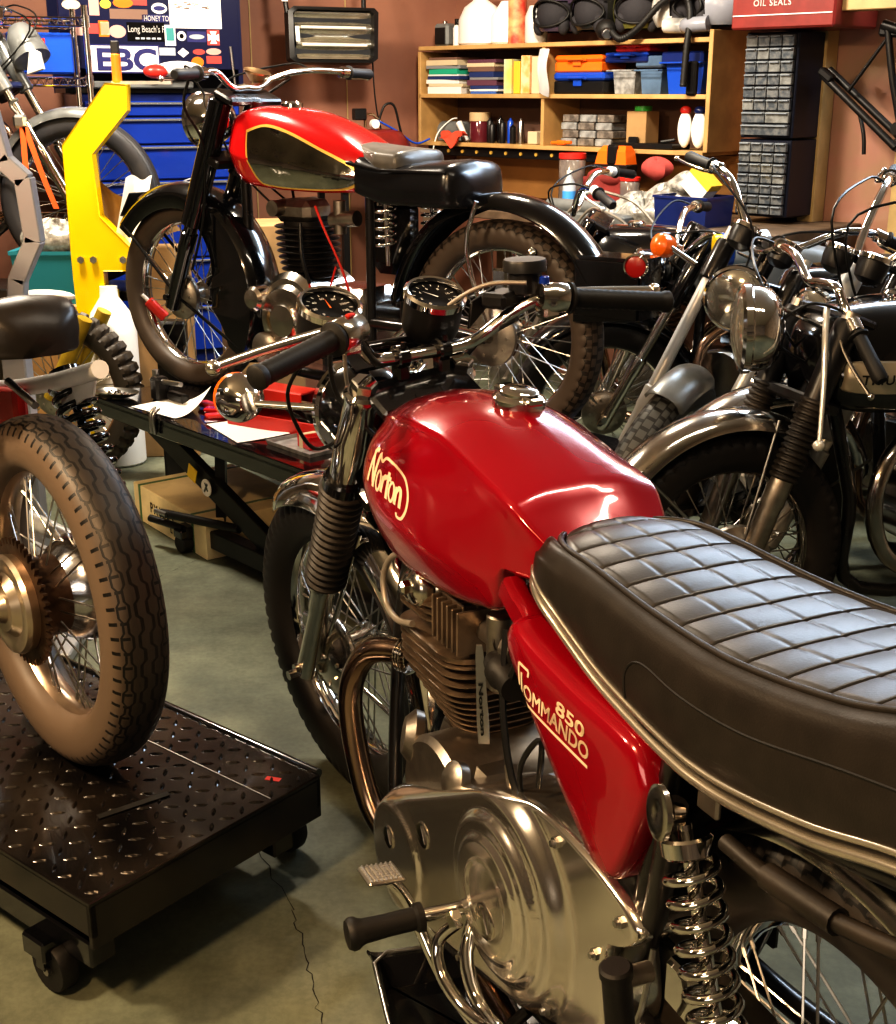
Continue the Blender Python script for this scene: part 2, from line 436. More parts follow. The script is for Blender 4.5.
def bike(label, loc, rz, o, cat='motorcycle', group=None, R=None):
    """a classic road machine; o overrides the defaults part by part"""
    d = dict(wb=1.35, R=.33, w=.10, rim=.24, rake=27, steer=0, tf='ty_blk', tr='ty_blk', rimm='chrome_old', nb=0, spn=36, axz=.33,
             forkm='alu', gaiter=None, shroud='blk', shr=(.48,.74), ftop=.74, trail=.0, fr=.021, fend='chrome_old', fa=(40,165), fR=.37, rfend='chrome_old', ra=(25,165), rR=.375,
             tank=std_tank(.52,1.05,.70,.93,.14), tankm='blk', seat=(-.15,.55,.76,.12,.09), seatm='vinyl', engine='twin', eng=(.75,.40), exh='chrome_tan',
             hl=(1.22,.90,.088), hlm='chrome', bar=[(1.12,0,.98),(1.12,.07,.98),(1.08,.16,1.05),(1.02,.24,1.05),(.95,.38,1.02)], barR=None, gauges=2, frame='frame', lever='alu', shocks=True, grips='rub')
    d.update(o); O = d
    t = thing('motorcycle', label, cat, loc, rz, group, R)
    ta = math.tan(D(O['rake'])); wb = O['wb']; az = O['axz']
    kx = V((-ta,0,1)).normalized(); o0 = V((wb+.11,0,0))
    S = T(*o0) @ Matrix.Rotation(D(O['steer']), 4, kx) @ T(*-o0)
    def st(name, g, mat, label=None, sm=38): return obj(name, g, mat, t, label, sm, mx=S)
    if O['tf']: wheel(t, (wb,0,az), O['R'], O['w'], O['rim'], M[O['tf']], O['rimm'], n=O['spn'], nb=O['nb'], hubw=.09, drum=O.get('fdrum', (.08,.03,1)), mx=S, dep=.007)
    if O['tr']: wheel(t, (0,0,az), O['R'], O['w']*1.1, O['rim'], M[O['tr']], O['rimm'], n=O['spn'], nb=O.get('nbr', O['nb']), hubw=.11, drum=O.get('rdrum', (.085,.02,1)), dep=.007)
    dd = V((-ta,0,1)).normalized()
    if O['ftop']:
        for s in (-1, 1):
            a0 = V((wb+.012,s*O.get('fy', .095),az-.03)); r = O['fr']
            g = G().lathe([(.012,-.02),(r,-.008),(r+.001,.01),(r,.2),(r+.003,.21),(r+.003,.27),(r-.003,.275),(r-.004,O['ftop'])], a0, dd, 20); g.cyl(a0+V((0,s*.01,.03)), a0+V((0,s*.035,.03)), .011, 10)
            leg = obj('fork_leg', g, O['forkm'], t, mx=S)
            if O['gaiter']:
                h0, h1, rr_ = O['gaiter']; pr = []; k = int((h1-h0)/.014)
                for i in range(k): h = h0+(h1-h0)*i/k; pr += [(rr_-.004,h),(rr_+.001,h+.004),(rr_+.001,h+.008),(rr_-.004,h+.0125)]
                obj('fork_gaiter', G().lathe(pr, a0, dd, 20), 'rub_br', leg)
            if O['shroud']:
                h0, h1 = O['shr']; obj('fork_shroud', G().lathe([(O.get('shroudr',.030)-.004,h0),(O.get('shroudr',.030),h0+.004),(O.get('shroudr',.030),h1-.01),(.026,h1),(.012,h1+.004)], a0, dd, 20), O['shroud'], leg)
        b0 = V((wb+.012,0,az-.03)); F = O['ftop']; g = G()
        g.box(b0+dd*(F-.01)+V((-.028,0,-.012)), (.085,.23,.022), RY(D(-O['rake'])), b=.006); g.box(b0+dd*(F-.22)+V((-.028,0,-.01)), (.085,.22,.028), RY(D(-O['rake'])), b=.006); g.cyl(b0+dd*(F-.25)+V((-.05,0,-.026)), b0+dd*F+V((-.05,0,-.026)), .027, 14)
        st('fork_yoke', g, O['frame'])
    if O['fend']:
        st('mudguard', fender((wb,0,az), O['fR'], O['w']*.62, D(O['fa'][0]), D(O['fa'][1])), O['fend'])
        g = G()
        for s in (-1, 1):
            for a in O.get('stays', (O['fa'][0]+12, O['fa'][1]-8)): g.tube([(wb,s*.07,az),(wb+(O['fR']-.01)*cos(D(a)),s*.058,az+(O['fR']-.01)*sin(D(a)))], .004, 6)
        st('mudguard_stay', g, O.get('staym', 'steel'))
    if O['rfend']: obj('mudguard', fender((0,0,az), O['rR'], O['w']*.75, D(O['ra'][0]), D(O['ra'][1]), crown=.03), O['rfend'], t)
    # frame
    g = G(); hx = wb+.012-ta*.6; hz = az+.57; ex, ez = O['eng']
    g.tube([(hx-.06,0,hz-.03),(ex,0,.76+az-.33),(.42,0,.74+az-.33)], .018, 10); g.tube([(hx-.04,0,hz-.15),(ex+.27,0,ez+.05),(ex+.22,0,ez-.2),(.4,0,ez-.22)], .018, 10, k=5)
    for s in (-1, 1): rr_ = O.get('rails', -.12); g.tube([(.48,s*.08,.74+az-.33),(.3,s*.12,.745+az-.33),(rr_,s*.12,.76+az-.33)], .013, 8, k=3); g.tube([(.42,s*.09,az),(.0,s*.095,az)], .017, 10); g.tube([(.42,s*.09,az+.4),(.42,s*.09,az-.1)], .014, 8)
    obj('frame', g, O['frame'], t)
    if O['shocks']:
        for s in (-1, 1):
            a = V((.06,s*.135,az+.35)); b = V((-.01,s*.13,az+.03)); sh = obj('shock_absorber', G().tube([a,b], .012, 10).cyl(a+(b-a)*.7,b,.02,12), 'chrome_old', t); obj('coil_spring', G().spring(a+(b-a)*.06,a+(b-a)*.72,.026,.0045,9,n=6,per=12), 'blk', sh)
    if O['engine']:
        tw = O['engine'] == 'twin'
        obj('cylinder_barrel', fins(ex, ez+.08, ez+.25, O.get('br', .085), O.get('br', .115), 10, .1), O.get('finm', 'fin'), t)
        g = G().box((ex+.03,0,ez+.30), (.15,.20 if tw else .13,.07), b=.02); g.cyl((ex+.07,-.1,ez+.31),(ex+.07,.1,ez+.31),.025,14); obj('cylinder_head', g, 'alu_dull', t)
        g = G().cyl((ex,-.12,ez), (ex,.12,ez), .12, 32, b_=.02); g.box((ex-.2,0,ez), (.22,.2,.17), b=.04)
        if O.get('case', 1): g.prism([(p.x,p.y) for p in smooth([(ex+.13,ez-.02,0),(ex+.08,ez+.10,0),(ex-.1,ez+.08,0),(ex-.28,ez+.11,0),(ex-.36,ez+.02,0),(ex-.3,ez-.09,0),(ex-.1,ez-.10,0),(ex+.06,ez-.12,0),(ex+.13,ez-.02,0)], 4)][:-1], (0,.17,0), (1,0,0), (0,0,1), .06, .015)
        obj('crankcase', g, 'alu', t)
        for s in ((-1, 1) if tw else (1,)):
            if O.get('noexh'): continue
            obj('exhaust_pipe', G().tube(O.get('exp', [(ex+.09,s*.07,ez+.25),(ex+.17,s*.09,ez+.25),(ex+.26,s*.11,ez+.17),(ex+.26,s*.13,ez+.0),(ex+.15,s*.15,ez-.16),(.3,s*.17,ez-.2)]), .02, 14, k=7), O['exh'], t)
            obj('silencer', G().tube([(.32,s*.17,ez-.2),(.2,s*.18,ez-.19),(-.25,s*.19,ez-.12),(-.35,s*.19,ez-.11)], [.02,.036,.036,.028], 14), 'chrome_old', t)
        obj('carburettor', G().cyl((ex-.12,.03,ez+.28),(ex-.22,.03,ez+.29),.024,14).cyl((ex-.15,.03,ez+.24),(ex-.15,.03,ez+.34),.02,12), 'alu_dull', t)
        obj('oil_tank', G().box((.45,-.06,az+.25), (.16,.12,.24), b=.04), 'blk', t)
    if O['tank']:
        g = tankg(O['tank']); tk = obj('fuel_tank', g, O['tankm'], t, sm=60)
        xc = (O['tank'][0][0]*.35+O['tank'][-1][0]*.65); obj('filler_cap', G().lathe([(.034,-.01),(.034,.008),(.028,.014),(0,.016)], (xc,0,lerpk(O['tank'],xc)[6]), (0,0,1), 20), 'chrome', tk)
        t['_k'] = 1; del t['_k']
    if O['seat']:
        x0, x1, z, w, h = O['seat']; obj('seat', seatg(x0, x1, (z if callable(z) else (lambda x: z)), w, h), O['seatm'], t, sm=60)
    if O['hl']:
        hx_, hz_, hr = O['hl']; ax = O.get('hax', (1,0,-.05))
        hd = O.get('hd', 1); g = G().lathe([(0,-hr*.95*hd),(hr*.35,-hr*.9*hd),(hr*.7,-hr*.62*hd),(hr*.92,-hr*.2*hd),(hr,hr*.2),(hr,hr*.4)], (hx_,0,hz_), ax, 30); h_ = st('headlamp', g, O['hlm'])
        obj('headlamp_rim', G().lathe([(hr,hr*.36),(hr*1.06,hr*.4),(hr*1.06,hr*.55),(hr*.98,hr*.62),(hr*.94,hr*.6)], (hx_,0,hz_), ax, 30), 'chrome', h_)
        obj('lens', G().lathe([(hr*.98,hr*.56),(hr*.8,hr*.68),(hr*.4,hr*.78),(0,hr*.82)], (hx_,0,hz_), ax, 30), O.get('lens', 'lens_glass'), h_)
    if O['bar']:
        B = O['bar']; BR = O['barR'] or [(x,-y,z) for x,y,z in B]
        hb = st('handlebar', G().tube([V(p) for p in BR[::-1]]+[V(p) for p in B[1:]], .0112, 12, k=5), 'chrome')
        for L_ in (B, BR):
            a, b = V(L_[-2]), V(L_[-1]); e = (b-a).normalized(); a = b-e*.125
            obj('grip', G().lathe([(.012,0),(.024,.001),(.024,.005),(.016,.009),(.0165,.07),(.018,.118),(.013,.128),(0,.128)], a, e, 18), O['grips'], hb)
            g = G().cyl(a-e*.04, a-e*.005, .019, 14, b_=.003); f = V(O.get('lvd', (1,0,-.1))); p0 = a-e*.02+f*.02
            g.tube([p0, p0+f*.03+e*.02, p0+f*.035+e*.09, p0+f*.025+e*.17], .0055, 8, k=5, flat=.7); g.sphere(p0+f*.025+e*.172, .009, 10); obj('lever', g, O['lever'], hb)
        if O['gauges']:
            x, y, z = B[0]; gp = O.get('gp', (.075,.0,.0))
            for s in ((-1,1) if O['gauges'] == 2 else (0,)):
                c_ = V((x+gp[0],s*.062,z+gp[2])); u = V(O.get('gd', (-.35,0,1))).normalized()
                gg = st('gauge', G().lathe([(0,-.045),(.02,-.042),(.036,-.03),(.040,-.005),(.040,.02)], c_, u, 24), 'blk_sat'); obj('gauge_bezel', G().lathe([(.040,.014),(.044,.017),(.044,.028),(.038,.031),(.037,.025)], c_, u, 26), 'chrome', gg); obj('dial', G().lathe([(.038,.024),(0,.0245)], c_, u, 20), 'dial', gg, sm=0)
        g = G()
        for s, L_ in ((1,B),(-1,BR)):
            e = V(L_[-2]); g.tube([e, e+V((.09,-s*.02,.02)), V((O['hl'][0] if O['hl'] else 1.2, s*.03, e.z-.06)), V((hx-.02,s*.03,hz-.12)), V((ex+.1,s*.04,ez+.3))], .0035, 6, k=6)
        st('control_cable', g, 'wire')
    return t, S

def restored_bike():
    """red and chrome single on the scissor lift"""
    tk = [(.395,.05,.735,.06,.760,.05,.785,.795),(.43,.085,.71,.105,.755,.09,.80,.815),(.54,.11,.70,.135,.765,.11,.845,.875),(.68,.12,.70,.15,.785,.118,.885,.925),(.82,.115,.705,.148,.80,.112,.91,.945),(.93,.10,.72,.13,.815,.095,.91,.94),(1.0,.06,.76,.085,.83,.065,.89,.91),(1.02,.02,.80,.03,.835,.02,.86,.87)]
    t, S = bike('red and chrome vintage motorcycle with black mudguards standing up on the lift table', (.16,3.70,.42), D(143.5), dict(
        wb=1.30, axz=.32, R=.325, w=.088, rim=.255, rake=23, tf='ty_brn', tr='ty_brn', nb=0, nbr=56, forkm='blk', gaiter=None, shroud='blk', shr=(.30,.74), ftop=.76, fr=.026, fy=.085, shroudr=.037, case=0, rails=.12,
        fend=None, rfend='blk', ra=(8,158), rR=.40, tank=tk, tankm='red2', seat=None, engine='single', eng=(.74,.33), exh='chrome', noexh=1, finm='fin_dark', br=.102,
        hl=(1.16,.90,.085), hlm='chrome', bar=[(1.0,0,1.0),(1.0,.06,1.0),(1.005,.12,1.045),(.99,.20,1.04),(.955,.335,1.035)], barR=[(1.0,0,1.0),(1.0,-.06,1.0),(1.005,-.14,1.03),(.99,-.30,1.055),(1.0,-.62,1.045)], gauges=0, lever='chrome', shocks=False, lvd=(.6,.2,-.25), grips='rub_gb'))
    S = I4
    tb = bvh_of(tankg(tk, 60))
    # chrome flanks with a gold border laid over the red tank
    def panel(off, ol, mat, name, par):
        g = G(); pts = smooth([(a,b,0) for a,b in ol+[ol[0]]], 5)[:-1]; cx = sum(p.x for p in pts)/len(pts); cz = sum(p.y for p in pts)/len(pts)
        for s in (-1, 1):
            rings = []
            for k in (1,.85,.7,.5,.3,.1,.01):
                r = []
                for p in pts:
                    x, z = cx+(p.x-cx)*k, cz+(p.y-cz)*k; h = tb.ray_cast(V((x,s*.5,z)), V((0,-s,0))); y = h[0].y if h[0] else s*.06
                    r.append(V((x, y+s*off, z)))
                rings.append(r)
            g.loft(rings, cap=False)
        return obj(name, g, mat, par, sm=60)
    tank = [c for c in t.children if c.name.startswith('fuel_tank')][0]
    ol = [(.875,.868),(.80,.885),(.70,.866),(.58,.822),(.47,.776),(.44,.745),(.50,.715),(.66,.709),(.78,.714),(.825,.728),(.858,.80)]
    olg = [(.884,.875),(.80,.893),(.70,.874),(.58,.830),(.465,.783),(.43,.745),(.49,.710),(.66,.704),(.78,.709),(.832,.723),(.867,.80)]
    panel(.0012, olg, 'gold', 'tank_pinstripe', tank); panel(.0026, ol, 'chrome_wavy', 'tank_panel', tank)
    # valanced front mudguard
    g = G(); obj('timing_cover', G().lathe([(.11,.06),(.112,.12),(.10,.135),(.06,.14),(.05,.15),(0,.152)], (.74,0,.30), (0,1,0), 32).lathe([(.075,.06),(.078,.12),(.065,.135),(0,.14)], (.60,0,.27), (0,1,0), 28).lathe([(.04,.1),(.04,.15),(.03,.16),(0,.162)], (.86,0,.36), (0,1,0), 20), 'alu', t)
    R_, c = .378, V((1.30,0,.32)); rings = []
    for i in range(41):
        a = D(38)+(D(212)-D(38))*i/40; hw = .072; val = .05+.13*min(1, max(0, (i-14)/16))*(1 if i < 36 else (41-i)/6)
        pr = [(-hw,R_-.03-val),(-hw-.004,R_-.03),(-hw*.8,R_-.008),(-hw*.4,R_),(0,R_+.003),(hw*.4,R_),(hw*.8,R_-.008),(hw+.004,R_-.03),(hw,R_-.03-val)]
        pr = pr+[(y*.96,r-.004) for y, r in pr[::-1]]
        rings.append([c+V((r*cos(a),y,r*sin(a))) for y, r in pr])
    g.loft(rings); obj('mudguard', g, 'blk', t, 'black valanced front mudguard')
    g = G().box((1.58,0,.61), (.006,.08,.10), RY(D(-35)), b=.002); obj('mud_flap', g, 'rub', t)
    g = G()
    for s in (-1,1):
        g.tube([(1.30,s*.075,.32),(1.565,s*.070,.55)], .006, 6); g.tube([(1.30,s*.075,.32),(1.0,s*.070,.16)], .006, 6)
    obj('mudguard_stay', g, 'blk', t)
    # seats: sprung nose and long black pan
    g = seatg(.28,.50, lambda x: .765+(x-.33)*.12, .115, .06, .5); obj('seat_nose', g, 'vinyl_grey', t, 'greyish leather seat nose')
    g = seatg(.07,.49, lambda x: .675+max(0,x-.35)*.25, .135, .115, .85); obj('seat', g, 'blk_seat', t, 'glossy black seat')
    g = G()
    L_ = [(.11+.36*i/30, .132, .772+max(0,(.11+.36*i/30)-.35)*.15) for i in range(31)]; g.tube(L_+[(x,-y,z) for x,y,z in L_[::-1]], .005, 6); obj('seat_piping', g, 'blk_seat', t)
    for s in (-1,1):
        a, b = V((.345,s*.11,.745)), V((.335,s*.11,.50)); g = G().tube([a,b], .007, 8).lathe([(0,-.012),(.010,0),(.02,.03),(.012,.05)], a, V((0,0,-1)), 14)
        sp = obj('seat_spring', g, 'chrome', t); obj('coil_spring', G().spring(a+V((0,0,-.07)), a+V((0,0,-.19)), .028, .005, 5, n=7), 'chrome', sp)
    # rear number plate box with reflector
    g = G().loft([[V((-.27,y,z)) for y,z in ((-.06,.39),(.06,.39),(.06,.57),(-.06,.57))],[V((-.47,y,z)) for y,z in ((-.055,.41),(.055,.41),(.055,.57),(-.055,.57))]]); g.box((-.37,.062,.485), (.19,.006,.15), b=.002)
    np_ = obj('number_plate_box', g, 'blk', t); g = G().lathe([(.030,0),(.033,.003),(.033,.012),(.028,.015)], (-.46,.064,.555), (-.25,1,0), 24); obj('reflector_rim', g, 'chrome', np_)
    obj('reflector', G().lathe([(.029,.010),(.02,.014),(0,.015)], (-.46,.064,.555), (-.25,1,0), 24), 'lens_red', np_, 'round dark red reflector')
    g = G().tube([(-.02,.10,.34),(.05,.115,.56),(.02,.11,.70)], .007, 8, k=3); g.tube([(-.02,-.10,.34),(.05,-.115,.56)], .007, 8); g.tube([(.35,.12,.25),(.20,.13,.35),(-.02,.12,.335)], .012, 8, k=3); obj('mudguard_stay', g, 'chrome', t)
    g = G().box((-.05,.09,.47), (.05,.02,.10), b=.006); g.sphere((-.16,.10,.57), .016, 12); g.tube([(-.16,.10,.57),(-.12,.10,.50),(-.14,.10,.46)], .012, 8, k=3); obj('mudguard_clip', g, 'chrome_old', t)
    # horn dish, dome, cables and straps
    g = G().lathe([(0,-.03),(.02,-.028),(.036,-.008),(.044,.0),(.044,.006),(.038,.004),(.02,-.004),(0,-.004)], (1.02,-.075,1.045), (-.3,0,1), 26); st_ = obj('steering_damper_knob', g, 'brass', t)
    g = G().tube([(.99,.25,1.02),(1.07,.2,.94),(1.08,.12,.82),(1.12,.1,.6),(1.2,.09,.42)], .0045, 6, k=6); g.tube([(.99,-.2,1.03),(1.1,-.1,.92),(1.02,-.03,.82),(.85,-.03,.70),(.80,.02,.60)], .0045, 6, k=6); obj('control_cable', g, 'wire', t)
    g = G()
    g.tube([(.60,.13,.66),(.56,.14,.60),(.50,.13,.48),(.47,.12,.38)], .004, 6, k=5); g.tube([(.66,.10,.42),(.64,.12,.36),(.58,.12,.38),(.55,.10,.48)], .0035, 6, k=5); obj('ignition_wire', g, 'redmat', t)
    g = G()
    g.tube([(.70,.09,.60),(.68,.11,.50),(.66,.10,.42)], .006, 8, k=4); obj('oil_pipe', g, 'wire', t); g = G(); g.lathe([(.05,0),(.055,.005),(.055,.02),(.045,.03),(.015,.034),(0,.034)], (.83,.12,.20), (0,1,0), 26); obj('magneto', g, 'alu_dull', t)
    return t

def triumph_bike():
    tk = [(.48,.06,.72,.07,.75,.06,.80,.82),(.56,.11,.69,.13,.75,.11,.83,.86),(.75,.13,.685,.155,.775,.125,.88,.925),(.95,.13,.69,.16,.80,.125,.90,.945),(1.12,.115,.70,.145,.80,.105,.89,.93),(1.185,.08,.725,.11,.80,.08,.87,.90),(1.21,.03,.77,.05,.82,.04,.85,.865)]
    t, S = bike('black motorcycle with chrome headlamp shell, ribbed fork gaiters and a pale tank badge', (1.980,3.367,0), D(198), dict(
        wb=1.38, axz=.325, R=.325, w=.10, rim=.235, rake=21, tf='ty_dark', tr='ty_dark', nb=58, forkm='alu_dull', gaiter=(.27,.47,.034), shroud='blk_sat', shr=(.46,.66), ftop=.68, fr=.024, fy=.105,
        fend='chrome_old', fa=(15,128), fR=.375, stays=(45,105), tank=tk, tankm='blk', seat=(-.15,.52,.78,.13,.09), engine='twin', eng=(.76,.40), exh='chrome_old',
        exp=None, hl=(1.305,.885,.100), hlm='chrome', hax=(1,-.45,-.03), hd=.45, fdrum=(.10,.035,1), bar=[(1.17,0,.985),(1.17,.05,.985),(1.17,.075,.975),(1.16,.10,.93),(1.15,.235,.80)], barR=[(1.17,0,.985),(1.17,-.05,.985),(1.15,-.14,1.03),(1.12,-.26,1.04),(1.07,-.40,1.03)], gauges=0, lvd=(.6,-.35,-.35), rdrum=(.085,.02,1)) | {'exp': [(.85,.08,.65),(.93,.10,.645),(1.04,.145,.58),(1.075,.16,.47),(1.03,.165,.35),(.90,.17,.29),(.6,.175,.24),(.3,.18,.22)]})
    tb = bvh_of(tankg(tk, 60))
    hb_ = [c for c in t.children if c.name.startswith('handlebar')][0]
    g = G().tube([(1.20,.08,.935),(1.225,.12,.88),(1.245,.16,.78),(1.27,.20,.66)], [.014,.009], 10, k=5, flat=.6); g.sphere((1.272,.202,.652), .014, 12); obj('lever', g, 'badge_l', hb_)
    # tank badge
    def badge(u, w, off): 
        x, z = 1.150-u, .785+w-.02*u
        h = tb.ray_cast(V((x,.5,z)), V((0,-1,0))); y = h[0].y if h[0] else .13
        return V((x, y+off, z))
    ol = [(-.02,-.018),(.0,-.036),(.17,-.040),(.20,-.03),(.185,.0),(.20,.03),(.16,.036),(.02,.038),(-.015,.028)]
    g = G(); cx = sum(a for a,b in ol)/9; cz = sum(b for a,b in ol)/9; pts = smooth([(a,b,0) for a,b in ol+[ol[0]]], 4)[:-1]
    g.loft([[badge(cx+(p.x-cx)*k, cz+(p.y-cz)*k, o_) for p in pts] for k, o_ in ((1,-.004),(1,.006),(.95,.010),(.7,.010),(.3,.010),(.02,.010))]); bd = obj('tank_badge', g, 'badge', t, 'pale metal tank badge')
    q = textg('TRIUMPH', .032, space=1.1); w_ = max(p[0] for p in q.v); q = bold(q, .001); q.v = [tuple(badge(p[0]/w_*.15+.01, p[1]-.014, .0115)) for p in q.v]; obj('badge_lettering', q, 'blk_sat', bd, sm=0)
    g = G(); g.tube([(1.33,.0,.96),(1.28,.06,.93),(1.22,.10,.90)], .005, 6, k=4); obj('headlamp_bracket', g, 'chrome', t)
    return t

def left_bike():
    """machine on the near lift: only its tail is in the picture"""
    t = thing('motorcycle', 'stripped motorcycle tail with bare rear wheel on the black diamond plate lift', 'motorcycle', (-.692,2.137,.238), D(131))
    az = .32
    w = wheel(t, (0,0,az), .32, .108, .232, M['ty_zig'], 'rim_tan', n=40, hubw=.10, drum=None, tlabel='dusty rear tyre with zigzag tread')
    g = G()
    n = 46; prf = []
    for k in range(n*4):
        a = 2*pi*k/(n*4); r = .116 if k % 4 in (0,1) else .104; prf.append((r*cos(a), r*sin(a)))
    g.prism(prf, (0,.078,0), (1,0,0), (0,0,1), .008, 0)
    for k in range(10): pass
    obj('sprocket', g, 'rust', w)
    g = G().lathe([(.072,-.02),(.074,.045),(.070,.062),(.03,.064),(.0,.064)], (0,.02,0), (0,1,0), 44); obj('brake_drum', g, 'rust', w)
    g = G().lathe([(.084,.066),(.090,.094),(.086,.102),(.074,.105),(.058,.098),(.045,.112),(.03,.112),(.022,.130),(0,.132)], (0,0,0), (0,1,0), 40); g.box((.03,.118,.03), (.09,.014,.03), RY(.8), b=.005); g.cyl((0,.12,0),(0,.155,0),.014,6); g.cyl((0,.15,0),(0,.165,0),.009,10); obj('brake_plate', g, 'alu_wm', w)
    g = G().lathe([(.02,-.10),(.06,-.095),(.095,-.07),(.100,-.03),(.085,.0),(.060,.02),(.04,.05)], (0,0,0), (0,1,0), 40); obj('hub_shell', g, 'chrome_blue', w)
    g = G()
    for s in (-1,1):
        g.tube([(.44,s*.10,az+.02),(.2,s*.125,az+.01),(0,s*.135,az)], .018, 12, k=3)
    g.tube([(.44,-.12,az+.02),(.44,.12,az+.02)], .022, 12); obj('swingarm', g, 'silver', t)
    g = G()
    for s in (-1,1): g.tube([(.9,s*.12,.55),(.52,s*.12,.585),(.25,s*.12,.640),(.02,s*.12,.704)], .017, 14, k=4)
    g.tube([(.6,0,.66),(1.1,0,.80)], .025, 12); g.tube([(.45,.10,.30),(.50,.10,.58)], .016, 12); g.tube([(.45,-.10,.30),(.50,-.10,.58)], .016, 12); g.tube([(1.1,0,.75),(1.0,.08,.35),(.9,.1,.18),(.45,.1,.2)], .016, 10, k=4)
    obj('frame', g, 'silver_w', t)
    for s in (-1,1):
        g = G().prism([(.02,.0),(.03,-.040),(-.01,-.042),(-.07,-.012),(-.11,.0),(-.125,.035)], (.20,s*.134,.640), (1,0,0), (0,0,1), .005, .001); obj('seat_bracket', g, 'silver_w', t)
    g = seatg(-.02,.80, lambda x: .748-max(0,x-.05)*.22, .098, .085, .9); obj('seat', g, 'vinyl', t, sm=60)
    for s in (-1,1):
        a, b = V((.235,s*.150,.665)), V((.05,s*.15,az+.03)); g = G().tube([a,b], .009, 10); g.cyl(a,a+(b-a)*.07,.03,16); g.cyl(a+(b-a)*.72,b,.02,14); sh = obj('shock_absorber', g, 'blk', t); obj('coil_spring', G().spring(a+(b-a)*.07,a+(b-a)*.75,.036,.0068,10,per=16), 'blk', sh)
    g = G().prism([(.30,-.10),(.30,-.035),(.42,-.05),(.62,-.08),(.60,-.2),(.40,-.2)], (0,-.07,.66), (1,0,0), (0,0,1), .03, .008); obj('side_panel', g, 'redmat', t)
    g = G().tube([(.14,.0,.680),(.03,.0,.655)], .007, 10); obj('stay_bolt', g, 'steel', t)
    g = G().tube([(.22,.05,az+.06),(.25,.055,az+.3)], .018, 10); g.tube([(.13,-.14,az-.02),(.3,-.15,az-.08),(.6,-.15,az-.1)], .025, 12, k=3); obj('brake_arm', g, 'silver', t)
    g = G().box((.85,0,.48), (.28,.24,.3), b=.05); obj('engine_block', g, 'alu_dull', t)
    obj('fuel_tank', tankg(std_tank(.6,1.15,.78,1.0,.14)), 'redmat', t, sm=60)
    wheel(t, (1.36,0,az), .33, .09, .245, M['ty_blk'], 'chrome_old', n=36)
    g = G()
    for s in (-1,1): g.tube([(1.37,s*.09,az),(1.08,s*.09,.95)], .02, 12)
    g.box((1.11,0,.9),(.08,.22,.03),b=.005); obj('fork_leg', g, 'alu', t)
    return t
